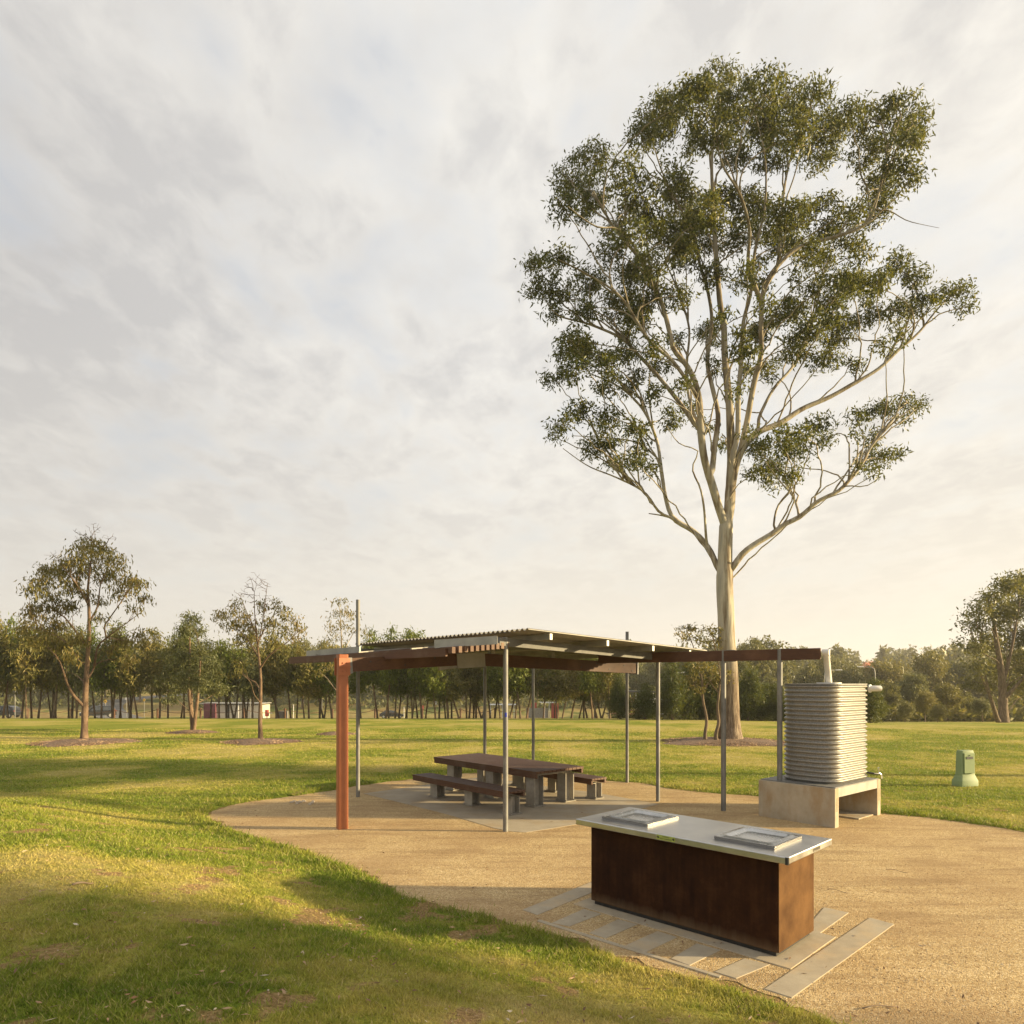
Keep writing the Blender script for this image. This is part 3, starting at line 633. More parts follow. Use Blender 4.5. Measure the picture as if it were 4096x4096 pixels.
# ------------------------------------------------------------------ table and benches
UA, VA = V(0.755, 0.656, 0), V(0.656, -0.755, 0); ANG = math.atan2(VA[1], VA[0])      # local x = long way (towards camera), y = +u
def board_set(root, L, W, ztop, nb, apron, th=0.045):
    ws = W / nb
    for i in range(nb):
        y = -W / 2 + (i + 0.5) * ws; mb = MB(); mb.box((0, y, ztop - th / 2), (L, ws - 0.009, th)); mb.build('slat', M['wood_dark'], root, bevel=0.003)
    for sy in (-1, 1):
        mb = MB(); mb.box((-0.0, sy * (W / 2 - 0.03), ztop - th - apron / 2 - 0.001), (L - 0.03, 0.045, apron)); mb.build('apron', M['wood_dark'], root, bevel=0.003)
def leg(root, x, y, w, d, z1):
    mb = MB(); mb.box((x, y - w / 2 + 0.012, z1 / 2), (d, 0.016, z1)); mb.box((x, y + w / 2 - 0.012, z1 / 2), (d, 0.016, z1)); mb.box((x, y, z1 / 2), (0.02, w - 0.04, z1))
    mb.build('leg', M['conc_leg'], root)
    m2 = MB(); m2.box((x, y, 0.012), (d + 0.06, w + 0.06, 0.014))
    for sx in (-1, 1):
        for sy in (-1, 1): m2.tube([(x + sx * (d / 2 + 0.015), y + sy * (w / 2 + .0), 0.015), (x + sx * (d / 2 + 0.015), y + sy * (w / 2), 0.045)], 0.009, 6)
    m2.build('foot_plate', M['conc_leg'], root)
SLABZ = 0.006
tb = empty('picnic_table', (-0.164, 14.45, SLABZ), ANG, 'long weathered dark timber picnic table on steel legs under the shelter', 'table')
board_set(tb, 3.37, 1.30, 0.70, 12, 0.085)
for x in (-1.2, 0.16, 1.40):
    for y in (-0.42, 0.42): leg(tb, x, y, 0.24, 0.24, 0.57)
for x in (-1.2, 0.16, 1.40):
    mb = MB(); mb.box((x, 0, 0.61), (0.06, 1.15, 0.07)); mb.build('cross_bearer', M['conc_leg'], tb)
for loc, lab in (((-0.93, 13.41, SLABZ), 'timber bench on the camera side of the picnic table, half lit by sun'), ((0.77, 15.05, SLABZ), 'timber bench on the far side of the picnic table')):
    bn = empty('picnic_bench', loc, ANG, lab, 'bench', 'benches beside the picnic table')
    board_set(bn, 3.07, 0.46, 0.425, 5, 0.075, 0.04)
    for x in (-0.93, 0.24, 1.40): leg(bn, x, 0, 0.20, 0.24, 0.31)

# slab under the table
sc_ = [G(1454, 3175)[:2], G(1600, 3210)[:2], G(1790, 3258)[:2], G(1969, 3311)[:2], G(2040, 3326)[:2], G(2106, 3330)[:2], G(2220, 3313)[:2], G(2362, 3288)[:2], G(2500, 3252)[:2], G(2636, 3217)[:2], G(2388, 3172)[:2], G(2212, 3150)[:2], G(1938, 3107)[:2], G(1674, 3144)[:2]]
mb = MB(); mb.prism(sc_, -0.08, 0.005); tag(mb.build('paving', M['conc_slab']), kind='structure')

# ------------------------------------------------------------------ barbecue
U45 = V(0.7071, 0.7071, 0); V45 = V(0.7071, -0.7071, 0)
nb_ = np.array(G(3112, 3836)); Lb, Wb, Hb = 2.17 * S * 1.0, 0.82 * S, 0.865
bc = nb_ - V45 * Lb / 2 + U45 * Wb / 2
bq = empty('barbecue', (bc[0], bc[1], 0.008), R(-45), 'double electric park barbecue with stainless steel top on a rusty steel box', 'barbecue')
PLZ = 0.035
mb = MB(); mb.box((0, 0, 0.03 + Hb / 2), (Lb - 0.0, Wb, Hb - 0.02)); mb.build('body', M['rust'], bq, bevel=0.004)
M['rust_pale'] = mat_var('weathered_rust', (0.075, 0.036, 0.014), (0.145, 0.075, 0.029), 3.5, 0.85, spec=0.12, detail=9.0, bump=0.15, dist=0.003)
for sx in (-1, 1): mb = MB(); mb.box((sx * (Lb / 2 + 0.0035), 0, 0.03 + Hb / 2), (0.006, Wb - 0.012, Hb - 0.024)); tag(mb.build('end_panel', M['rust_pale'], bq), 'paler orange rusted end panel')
mb = MB(); mb.box((0, 0, 0.02), (Lb - 0.05, Wb - 0.05, 0.045)); mb.build('plinth', M['black'], bq)
Lt, Wt = 2.45 * S, 1.05 * S; zt = 0.915
mb = MB()
mb.box((0, 0.0, zt - 0.035), (Lt, Wt, 0.062)); tp = mb.build('benchtop', M['steel'], bq, bevel=0.008)
mb = MB()
mb.tube([(Lt / 2 - 0.012, -Wt / 2 + 0.012, zt - 0.068), (Lt / 2 - 0.012, -Wt / 2 + 0.012, zt - 0.006)], 0.0175, 12); mb.build('corner_cap', M['black'], tp)
def perf_mat():
    m, t, b = new_mat('perforated_steel'); ob = t('ShaderNodeTexCoord').outputs['Object']
    s = t('ShaderNodeSeparateXYZ', i_0=ob); hx = t.math('ADD', s.outputs[0], s.outputs[1])
    k = 2 * math.pi / 0.016
    p = t.math('MULTIPLY', t.math('SINE', t.math('MULTIPLY', hx, k)), t.math('SINE', t.math('MULTIPLY', s.outputs[2], k)))
    f = t.math('GREATER_THAN', p, 0.25)
    t.l.new(t.mix(f, (0.30, 0.29, 0.28), (0.02, 0.02, 0.02)), b.inputs['Base Color']); setb(b, rough=0.4, metal=0.6)
    return m
M['perf'] = perf_mat()
def hotplate(cx):
    w, d, h = 0.585, 0.60, 0.026; z0 = zt - 0.0035
    mb = MB(); n = 0
    def ring(s, z, r=0.05):
        pts = []
        for sx, sy, a0 in ((1, 1, 0), (-1, 1, 90), (-1, -1, 180), (1, -1, 270)):
            for k in range(4):
                a = R(a0 + k * 30); pts.append((cx + sx * (w / 2 - s - r) + r * math.cos(a), sy * (d / 2 - s - r) + r * math.sin(a), z))
        return pts
    rim = MB(); rings = [ring(0.0, z0 + h, 0.012), ring(0.035, z0 + h, 0.03), ring(0.052, z0 + h + 0.012, 0.05), ring(0.066, z0 + h + 0.010, 0.05), ring(0.085, z0 + h - 0.014, 0.05), ring(0.11, z0 + h - 0.020, 0.05)]
    vs = [p for r_ in rings for p in r_]; m_ = 16
    fs = [(j * m_ + i, j * m_ + (i + 1) % m_, (j + 1) * m_ + (i + 1) % m_, (j + 1) * m_ + i) for j in range(len(rings) - 1) for i in range(m_)]
    fs.append(tuple((len(rings) - 1) * m_ + i for i in range(m_)))
    rim.add(vs, fs)
    hp = rim.build('hotplate', M['steel_lip'], bq, auto=60)
    mb = MB(); r0, r1 = ring(0, z0, 0.012), ring(0, z0 + h - 0.0015, 0.012)
    mb.add(r0 + r1, [(i, (i + 1) % m_, m_ + (i + 1) % m_, m_ + i) for i in range(m_)]); mb.build('vent_skirt', M['perf'], hp)
hotplate(-0.66); hotplate(0.66)
M['sticker'] = mat_var('yellow_green_sticker', (0.36, 0.42, 0.08), (0.42, 0.48, 0.12), 30, 0.5)
def text_obj(txt, size, mat, parent, loc, rot, name='lettering', ext=0.0006):
    cu = bpy.data.curves.new(name, 'FONT'); cu.body = txt; cu.size = size; cu.extrude = ext; cu.align_x = 'CENTER'; cu.align_y = 'CENTER'
    tmp = bpy.data.objects.new('tmp', cu); COL.objects.link(tmp)
    dg = bpy.context.evaluated_depsgraph_get(); me = bpy.data.meshes.new_from_object(tmp.evaluated_get(dg)); me.materials.clear(); me.materials.append(mat)
    bpy.data.objects.remove(tmp); o = bpy.data.objects.new(name, me); COL.objects.link(o); o.parent = parent; o.location = loc; o.rotation_euler = rot
    return o
sx_ = -0.03; mb = MB(); mb.box((sx_, -Wt / 2 - 0.001, zt - 0.033), (0.20, 0.003, 0.046)); st = mb.build('warning_sticker', M['sticker'], bq)
text_obj('WARNING', 0.016, M['black'], st, (sx_, -Wt / 2 - 0.003, zt - 0.022), (R(90), 0, 0)); text_obj('HOT SURFACE', 0.020, M['black'], st, (sx_, -Wt / 2 - 0.003, zt - 0.043), (R(90), 0, 0))
for sx2 in (-0.084, 0.084):
    mb = MB(); mb.box((sx_ + sx2, -Wt / 2 - 0.0032, zt - 0.033), (0.018, 0.001, 0.022), ax=(V(0.7, 0, 0.7), V(0, 1, 0), V(-0.7, 0, 0.7))); mb.build('warning_mark', M['black'], st)
mb = MB(); mb.box((Lt / 2 + 0.001, 0.12, zt - 0.033), (0.003, 0.16, 0.034)); mp_ = mb.build('maker_plate', M['steel_lip'], bq)
mb = MB(); mb.box((Lt / 2 + 0.003, 0.12, zt - 0.033), (0.001, 0.13, 0.012)); mb.build('lettering', M['black'], mp_)

# pavers round the barbecue
def r4(u, v): return G(2050 + u * 0.8282, 3150 + v * 0.8282)
def quad_slab(quad, z1=0.007, z0=-0.06, name='paving_slab', label=None, mat='conc_pave'):
    qd = [p[:2] for p in quad]; a = sum(qd[i][0] * qd[(i + 1) % 4][1] - qd[(i + 1) % 4][0] * qd[i][1] for i in range(4))
    if a < 0: qd = qd[::-1]
    mb = MB(); mb.prism(qd, z0, z1); o = mb.build(name, M[mat], bevel=0.004); tag(o, label, 'paving slab', 'concrete strips round the barbecue'); return o
def loc(x, y):
    p = V(bc[0], bc[1], 0) + V45 * x + U45 * y; return (p[0], p[1])
base = [loc(-Lb / 2 - 0.14, -Wb / 2 - 0.14), loc(Lb / 2 + 0.17, -Wb / 2 - 0.14), loc(Lb / 2 + 0.17, Wb / 2 + 0.1), loc(-Lb / 2 - 0.14, Wb / 2 + 0.1)]
quad_slab(base, 0.0075, label='pale concrete plinth slab directly under the barbecue')
defs = [([(48, 592), (120, 617), (480, 470), (405, 448)], 'grey concrete strip sticking out left of the barbecue'),
        ([(190, 655), (275, 672), (430, 612), (345, 588)], 'first short concrete strip in front of the barbecue from its left'),
        ([(370, 703), (450, 730), (605, 662), (510, 638)], 'second short concrete strip in front of the barbecue from its left'),
        ([(545, 765), (645, 797), (795, 724), (700, 695)], 'middle of the five short concrete strips in front of the barbecue'),
        ([(765, 828), (855, 862), (1005, 787), (890, 755)], 'fourth short concrete strip in front of the barbecue from its left'),
        ([(975, 892), (1080, 925), (1245, 857), (1120, 828)], 'rightmost short concrete strip in front of the barbecue, by its near corner'),
        ([(1216, 975), (1350, 1018), (1845, 662), (1725, 630)], 'longest concrete strip, lying free right of the barbecue'),
        ([(1400, 700), (1472, 716), (1625, 606), (1505, 580)], 'concrete strip sticking out behind the right end of the barbecue')]
for qd, lab in defs: quad_slab([r4(*p) for p in qd], 0.006, label=lab)
quad_slab([r4(130, 640), r4(1010, 912), r4(1000, 922), r4(118, 648)], 0.009, label='thin concrete edging line in front of the barbecue strips')

# ------------------------------------------------------------------ tank and stand
N0 = np.array(G(3340, 3313)); N1 = np.array(G(3027, 3270)); N2 = np.array(G(3522, 3268))
dn = V(-math.sin(R(40)), math.cos(R(40)), 0); Ls = 1.36                 # away-left, along a wall
en = V(math.cos(R(40)), math.sin(R(40)), 0); Ws = 1.78
SH = 0.64; sang = math.atan2(en[1], en[0])
so = N0 + dn * Ls / 2 + en * Ws / 2
stn = empty('tank_stand', (so[0], so[1], 0.0), sang, 'stained concrete stand of two walls and a steel beam under the water tank', 'tank stand')
# local: x = en, y = dn
M['redmark'] = mat_var('red_stencil', (0.45, 0.20, 0.12), (0.52, 0.27, 0.17), 40, 0.8)
for sx, nm in ((-1, 'wall_panel'), (1, 'wall_panel')):
    mb = MB(); mb.box((sx * (Ws / 2 - 0.07), 0, SH / 2 - 0.03), (0.14, Ls, SH + 0.06)); w_ = mb.build(nm, M['conc'], stn, bevel=0.008)
    for k in range(4):
        mm = MB(); cx_, cz = sx * (Ws / 2 - 0.07) - 0.0 + (0.008 if k % 2 else -0.004), SH * 0.42 + k * 0.055 + 0.02; a_ = 0.022
        for (dx, dz, wx, wz) in ((0, a_, 2 * a_, 0.007), (0, -a_, 2 * a_, 0.007), (a_, 0, 0.007, 2 * a_), (-a_, 0, 0.007, 2 * a_)):
            mm.box((cx_ + dx, -Ls / 2 - 0.001, cz + dz), (wx, 0.002, wz))
        mm.build('red_stencil_mark', M['redmark'], w_)
mb = MB(); mb.box((0, -Ls / 2 + 0.035, SH - 0.075), (Ws - 0.13, 0.06, 0.15)); mb.box((0, Ls / 2 - 0.1, SH - 0.075), (Ws - 0.29, 0.06, 0.15)); mb.build('steel_beam', M['galv_white'], stn)
mb = MB(); mb.box((0, 0, SH + 0.008), (Ws - 0.10, Ls - 0.03, 0.014)); mb.build('bearing_frame', M['galv'], stn)
mb = MB(); mb.box((0.42, -0.05, 0.012), (0.6, Ls * 0.85, 0.02)); mb.build('floor_slab', M['conc'], stn)
# tank
TZ = SH + 0.018; TH = (H - (2737 - HZ) / F * 11.6) - TZ
tk = empty('water_tank', (so[0], so[1], TZ), sang, 'corrugated galvanised steel rainwater tank on the concrete stand', 'water tank')
tk.location = (so[0] + en[0] * 0.14 - dn[0] * 0.04, so[1] + en[1] * 0.14 - dn[1] * 0.04, TZ)
TL, TW, TR = 1.55, 0.99, 0.34
def rrect(l, w, r, z, k=8):
    pts = []
    for sx, sy, a0 in ((1, 1, 0), (-1, 1, 90), (-1, -1, 180), (1, -1, 270)):
        for i in range(k + 1):
            a = R(a0 + i * 90 / k); pts.append((sx * (l / 2 - r) + r * math.cos(a), sy * (w / 2 - r) + r * math.sin(a), z))
    return pts
nc = 21; per = 8; rings = []
for i in range(nc * per + 1):
    z = i / (nc * per) * TH; off = 0.018 * math.cos(2 * math.pi * i / per + math.pi)
    rings.append(rrect(TL + 2 * off, TW + 2 * off, TR + off, z))
m_ = len(rings[0]); mb = MB(); mb.add([p for r_ in rings for p in r_], [(j * m_ + i, j * m_ + (i + 1) % m_, (j + 1) * m_ + (i + 1) % m_, (j + 1) * m_ + i) for j in range(len(rings) - 1) for i in range(m_)])
mb.build('shell', M['tank'], tk, smooth_=True)
mb = MB(); r0 = rrect(TL + 0.035, TW + 0.035, TR + 0.02, TH - 0.012); r1 = rrect(TL + 0.035, TW + 0.035, TR + 0.02, TH + 0.008)
mb.add(r0 + r1, [(i, (i + 1) % m_, m_ + (i + 1) % m_, m_ + i) for i in range(m_)] + [tuple(range(m_, 2 * m_)), tuple(range(m_ - 1, -1, -1))]); mb.build('lid', M['galv'], tk)
mb = MB(); mb.tube([(-0.30, -0.20, TH + 0.004), (-0.30, -0.20, TH + 0.03)], 0.20, 28); mb.build('inlet_strainer', M['pvc'], tk, auto=40)
def tl(p):   # world -> tank local
    p = np.array(p, float) - np.array(tk.location); return (np.dot(p, en), np.dot(p, dn), p[2])
ov = tl(P(3440, 2746, 12.9 * S)); ov = (TL / 2 - 0.12, -TW / 2, TH - 0.10)
mb = MB(); mb.tube([(ov[0], ov[1] + 0.02, ov[2] + 0.02), (ov[0] + 0.02, ov[1] - 0.06, ov[2] + 0.02), (ov[0] + 0.14, ov[1] - 0.12, ov[2] + 0.02)], 0.052, 16)
mb.tube([(ov[0], ov[1] + 0.01, ov[2] + 0.02), (ov[0], ov[1] - 0.012, ov[2] + 0.02)], 0.075, 16); mb.build('overflow_pipe', M['pvc'], tk, auto=50)
mb = MB(); mb.tube([(TL / 2 - 0.22, -TW / 2 + 0.02, 0.10), (TL / 2 - 0.18, -TW / 2 - 0.09, 0.09), (TL / 2 - 0.02, -TW / 2 - 0.10, 0.07)], 0.018, 8)
mb.build('outlet_valve', M['black'], tk, auto=50)
M['chrome'] = mat_var('chrome', (0.7, 0.7, 0.7), (0.8, 0.8, 0.8), 5, 0.15, 1.0)
tx, ty = TL / 2 + 0.0, -TW / 2 - 0.10
mb = MB(); mb.tube([(tx - 0.03, ty, 0.07), (tx + 0.02, ty, 0.09), (tx + 0.06, ty - 0.02, 0.05), (tx + 0.065, ty - 0.03, -0.02)], 0.013, 8); mb.tube([(tx + 0.0, ty, 0.08), (tx + 0.0, ty, 0.17)], 0.011, 8); mb.beam((tx - 0.04, ty, 0.175), (tx + 0.04, ty, 0.175), 0.016, 0.014)
mb.build('tap', M['chrome'], tk, auto=50)
# downpipe from the bearer to the tank
top = np.array(P(3300, 2607, A1[1] - 0.02)); bot = np.array(tk.location) + en * (-0.30) + dn * (-0.20) + V(0, 0, TH + 0.02)
top = A1 + dA * 0.07 + V(0, 0, 0.02)
dp = MB(); dp.tube([top - dA * 0.06, top + dA * 0.05], 0.06, 20); dp.tube([top + V(0, 0, -0.02), bot], 0.052, 20)
dp.tube([top + (bot - top) * 0.12, top + (bot - top) * 0.16], 0.057, 20); shp(dp, 'downpipe', M['pvc'], auto=40)

# ------------------------------------------------------------------ pillar (electrical)
pp = GT(3860, 3144); k_ = pp[1] / F
pil = empty('service_pillar', (pp[0], pp[1], pp[2]), R(12), 'pale green plastic electrical service pillar standing in the lawn behind the tank', 'service pillar')
def loft(secs, name, mat, parent, bevel=0.0, cap=True):
    n = len(secs[0]); mb = MB(); fs = [(j * n + i, j * n + (i + 1) % n, (j + 1) * n + (i + 1) % n, (j + 1) * n + i) for j in range(len(secs) - 1) for i in range(n)]
    if cap: fs += [tuple(range(n - 1, -1, -1)), tuple((len(secs) - 1) * n + i for i in range(n))]
    mb.add([p for s_ in secs for p in s_], fs); return mb.build(name, mat, parent, bevel=bevel, auto=35)
W0 = 90 * k_; Hh = 143 * k_
prof = [(0.0, 0.47, 0.42), (0.16, 0.46, 0.42), (0.18, 0.445, 0.40), (0.30, 0.375, 0.30), (0.34, 0.365, 0.28), (0.95, 0.335, 0.25), (1.0, 0.31, 0.22)]
loft([rrect(2 * a * W0, 1.3 * b_ * W0, 0.06 * W0, z * Hh, 3) for z, a, b_ in prof], 'body', M['pillar'], pil)
mb = MB(); mb.box((0, -0.17 * W0 - 0.004 - 0.012, 0.65 * Hh), (0.54 * W0, 0.03, 0.56 * Hh)); mb.v = [(x, y - (0.028 * W0) * (1 - z / Hh), z) for x, y, z in mb.v]; dr = mb.build('door', M['pillar'], pil, bevel=0.006)
mb = MB(); mb.box((0, -0.17 * W0 - 0.04, 0.80 * Hh), (0.33 * W0, 0.006, 0.065 * Hh)); mb.build('name_plate', M['plate'], dr)
mb = MB(); mb.tube([(0, -0.17 * W0 - 0.03, 0.865 * Hh), (0, -0.17 * W0 - 0.045, 0.865 * Hh)], 0.012, 8); mb.build('lock', M['plate'], dr)

# ------------------------------------------------------------------ trees
def colonize(pos, par, att, step, infl, kill, iters=90, grav=0.0, jit=0.12, rng=None, block=()):
    rng = rng or RNG; pos = [np.array(p, float) for p in pos]; par = list(par); A = np.array(att, float)
    Pn = np.array(pos); d = np.linalg.norm(A[:, None] - Pn[None], axis=2) if len(A) * len(Pn) < 4e7 else None
    d[:, list(block)] = 1e9
    best = d.argmin(1); bd = d.min(1); alive = np.ones(len(A), bool); hit = np.full(len(A), -1)
    seen = set()
    for it in range(iters):
        sel = alive & (bd < infl)
        if not sel.any(): break
        idx = best[sel]; dirs = A[sel] - np.array(pos)[idx]; dirs /= (np.linalg.norm(dirs, axis=1)[:, None] + 1e-9)
        uq, inv = np.unique(idx, return_inverse=True); acc = np.zeros((len(uq), 3)); np.add.at(acc, inv, dirs)
        new = []
        for k, ni in enumerate(uq):
            v = acc[k]; L = np.linalg.norm(v)
            v = v / L if L > 1e-3 else rng.normal(size=3)
            v = v + rng.normal(size=3) * jit + V(0, 0, grav); v /= np.linalg.norm(v)
            p = pos[ni] + v * step; key = (int(ni), int(round(v[0] * 4)), int(round(v[1] * 4)), int(round(v[2] * 4)))
            if key in seen: 
                p = p + rng.normal(size=3) * step * 0.3
                key2 = key + (it // 6,)
                if key2 in seen: continue
                seen.add(key2)
            seen.add(key); new.append((p, int(ni)))
        if not new: break
        b0 = len(pos)
        for p, ni in new: pos.append(p); par.append(ni)
        NP = np.array([p for p, _ in new]); dd = np.linalg.norm(A[:, None] - NP[None], axis=2)
        mi = dd.argmin(1); mv = dd[np.arange(len(A)), mi]; up_ = mv < bd; best[up_] = mi[up_] + b0; bd[up_] = mv[up_]
        kk = alive & (bd < kill); hit[kk] = best[kk]; alive &= ~kk
    return np.array(pos), np.array(par), hit
def branch_mesh(pos, par, rmin, tip=0.006, e=2.3, fine=3):
    n = len(pos); ch = [[] for _ in range(n)]
    for i in range(n):
        if par[i] >= 0: ch[par[i]].append(i)
    rad = np.zeros(n); 
    for i in range(n - 1, -1, -1):
        s = sum(rad[c] ** e for c in ch[i]); rad[i] = max(s ** (1 / e) if s > 0 else tip, rmin[i] if rmin[i] > 0 else 0)
        if rmin[i] > 0: rad[i] = min(rad[i], rmin[i] * 1.12)
    verts = []; faces = []
    stack = [(0, -1)]
    while stack:
        i, frm = stack.pop(); chain = [] if frm < 0 else [frm]; cur = i
        while True:
            chain.append(cur)
            if not ch[cur]: break
            cs = sorted(ch[cur], key=lambda c: -rad[c] - (10 if rmin[c] > 0 and rmin[cur] > 0 and par[c] == c - 1 else 0))
            for c in cs[1:]: stack.append((c, cur))
            cur = cs[0]
        if len(chain) < 2: continue
        r0 = rad[chain[1]] if frm >= 0 else rad[chain[0]]; k = 12 if r0 > 0.15 else (8 if r0 > 0.06 else (5 if r0 > 0.02 else fine))
        pts = pos[chain]; rr = rad[chain].copy()
        if frm >= 0: rr[0] = min(rr[0], rr[1] * 1.25)
        d = np.gradient(pts, axis=0); d /= np.linalg.norm(d, axis=1)[:, None] + 1e-9
        ref = V(1, 0, 0) if abs(d[0][0]) < 0.7 else V(0, 1, 0); b = len(verts); t = np.arange(k) * 2 * np.pi / k; C, Sn = np.cos(t)[:, None], np.sin(t)[:, None]
        for j in range(len(pts)):
            a = ref - d[j] * np.dot(ref, d[j]); a /= np.linalg.norm(a) + 1e-9; ref = a; bb = np.cross(d[j], a)
            wob = 1.0
            verts.extend(pts[j] + rr[j] * (C * a + Sn * bb) * wob)
        for j in range(len(pts) - 1):
            for m in range(k):
                p0, p1 = b + j * k + m, b + j * k + (m + 1) % k; faces.append((p0, p1, p1 + k, p0 + k))
    return np.array(verts), np.array(faces), rad
def leaf_mesh(name, cen, L, W, mat, parent, droop=0.6, rng=None, lv=0.35):
    rng = rng or RNG; n = len(cen)
    d = rng.normal(size=(n, 3)); d[:, 2] -= droop * 2.2; d /= np.linalg.norm(d, axis=1)[:, None]
    s = np.cross(d, rng.normal(size=(n, 3))); s /= np.linalg.norm(s, axis=1)[:, None] + 1e-9
    l = L * (1 + lv * rng.normal(size=n)).clip(0.4, 2)[:, None]; w = W * (0.7 + 0.6 * rng.random(n))[:, None]
    nrm = np.cross(d, s); bend = l * 0.12
    v = np.stack([cen, cen + d * l * 0.45 - s * w / 2 + nrm * bend, cen + d * l, cen + d * l * 0.45 + s * w / 2 + nrm * bend], 1)
    f = np.arange(4 * n).reshape(-1, 4)
    return np_mesh(name, v.reshape(-1, 3), f, mat, parent)
def clump_points(cl, per, rng, topbias=0.25, shell=0.35):
    out = []
    for (c, r) in cl:
        m = max(2, int(per * (r ** 2)))
        v = rng.normal(size=(m, 3)); v /= np.linalg.norm(v, axis=1)[:, None]; v *= (shell + (1 - shell) * rng.random(m) ** 0.5)[:, None] if shell else rng.random(m)[:, None] ** 0.33
        v[:, 2] = v[:, 2] * 0.86 + topbias * 0.3; out.append(np.array(c) + v * r)
    return np.concatenate(out)
def traced_tree(name, label, cat, basepx, D, trunk, limbs, clumps, conv, rsc, dep, leaf, bark, per=9, step=0.33, kill=0.4, infl=3.0, nleaf=26, spread=0.35, tip=0.007, seed=1, group=None, crown_c=None, crown_w=None, bare=(), grav=0.0, droop=0.6, jit=0.12, fine=3, z0=None, dead=None, fan=None):
    """limbs are (points in picture coordinates, radius start, radius end, depth offset at the end)"""
    rng = np.random.default_rng(seed)
    bx = P(basepx[0], basepx[1], D); root_p = np.array([bx[0], D, bx[2] if z0 is None else z0])
    pos = []; par = []; rm = []; px = []
    def add_limb(pts, r0, r1, de, first=False):
        sp = catmull([conv(*p) for p in pts], 4); sp = np.array(sp)
        if first: d0 = D; k0 = -1
        else:
            pr = np.array(px); k0 = int(np.argmin(np.hypot(pr[:, 0] - sp[0][0], pr[:, 1] - sp[0][1]))); d0 = pos[k0][1]; sp[0] = px[k0]
        seg = np.hypot(*np.diff(sp, axis=0).T); cum = np.concatenate([[0], np.cumsum(seg)]); tot = cum[-1]
        n = max(2, int(tot * D / F / (step * 0.9))); prev = k0
        ph = rng.random(2) * 6.28
        for i in range(0 if first else 1, n + 1):
            t = i / n; s = t * tot; x = np.interp(s, cum, sp[:, 0]); y = np.interp(s, cum, sp[:, 1])
            dd = d0 + (D + de - d0) * (t ** 0.8) + (0 if first else 0.12 * math.sin(ph[0] + t * 9) * math.sin(math.pi * t))
            pos.append(np.array(P(x, y, dd))); par.append(prev); rm.append((r0 + (r1 - r0) * t ** 0.85) * rsc); px.append((x, y)); prev = len(pos) - 1
    for k, l in enumerate([trunk] + limbs): add_limb(*l, first=(k == 0))
    if len(rm): 
        for i in range(min(4, len(rm))): rm[i] *= (1.0 + 0.35 * (1 - i / 4) ** 2)
    cl = []; bcl = []
    cc = crown_c or (np.mean([conv(c[0], c[1])[0] for c in clumps])); cw = crown_w or 900
    for c in clumps:
        x, y = conv(c[0], c[1]); r = c[2] * rscale(conv) ; f = math.sqrt(max(0.08, 1 - ((x - cc) / cw) ** 2))
        dd = D + (c[3] if len(c) > 3 else (rng.random() * 2 - 1) * dep * f); cl.append((P(x, y, dd), r / F * dd))
    for c in bare:
        x, y = conv(c[0], c[1]); dd = D + (rng.random() * 2 - 1) * dep * 0.5; bcl.append((P(x, y, dd), c[2] * rscale(conv) / F * dd))
    if fan:      # secondary branches sweeping up from the limbs into each clump
        dmin, dmax, fr = fan; lim = len(pos); A_ = np.array(pos); rr_ = np.array(rm)
        for c, r in sorted(cl, key=lambda q_: q_[0][2]):
            c = np.array(c); L_ = np.linalg.norm(A_ - c, axis=1); ok_ = (L_ > dmin) & (L_ < dmax) & (A_[:, 2] < c[2] - 0.45 * L_) & (rr_ > fr * 0.9)
            if not ok_.any(): continue
            k0 = np.where(ok_)[0][np.argmin(L_[ok_] + rng.random(ok_.sum()) * (dmax - dmin) * 0.9)]; a = A_[k0]; d_ = A_[min(k0 + 1, lim - 1)] - a; d_ /= np.linalg.norm(d_) + 1e-9
            m_ = a + (d_ * 0.5 + V(0, 0, 0.25)) * L_[k0] * 0.55 + (c - a) * 0.15 + rng.normal(size=3) * 0.1 * L_[k0]; n = max(4, int(L_[k0] / step)); prev = k0
            for i in range(1, n + 1):
                t = i / n; pos.append((1 - t) ** 2 * a + 2 * t * (1 - t) * m_ + t * t * c + rng.normal(size=3) * 0.03); par.append(prev); rm.append(fr * (1 - 0.65 * t)); px.append((0, 0)); prev = len(pos) - 1
    block = []
    if dead: n_ = len(pos); add_limb(*dead); block = list(range(n_, len(pos)))
    att = clump_points(cl, per, rng); nb0 = len(att)
    if bcl: att = np.concatenate([att, clump_points(bcl, per * 3.2, rng, shell=0.2)])
    P_, Q_, hit = colonize(pos, par, att, step, infl, kill, rng=rng, grav=grav, jit=jit, block=block)
    rmin = np.zeros(len(P_)); rmin[:len(rm)] = rm
    if 0: print(name, len(P_), len(att), int((hit[:nb0] >= 0).sum()))
    v, f, rad = branch_mesh(P_, Q_, rmin, tip=tip, fine=fine)
    root = empty(name, tuple(root_p), 0, label, cat, group)
    np_mesh('trunk', v - root_p, f, M[bark], root, smooth_=True)
    ok = np.zeros(len(att), bool); ok[:nb0] = hit[:nb0] >= 0
    cen = np.repeat(att[ok], nleaf, 0); cen = cen + rng.normal(size=cen.shape) * spread * np.array([1, 1, 0.7])
    leaf_mesh('crown', cen - root_p, leaf[1], leaf[2], M[leaf[0]], root, droop, rng)
    return root
def rscale(conv): a = conv(0, 0); b = conv(100, 0); return (b[0] - a[0]) / 100

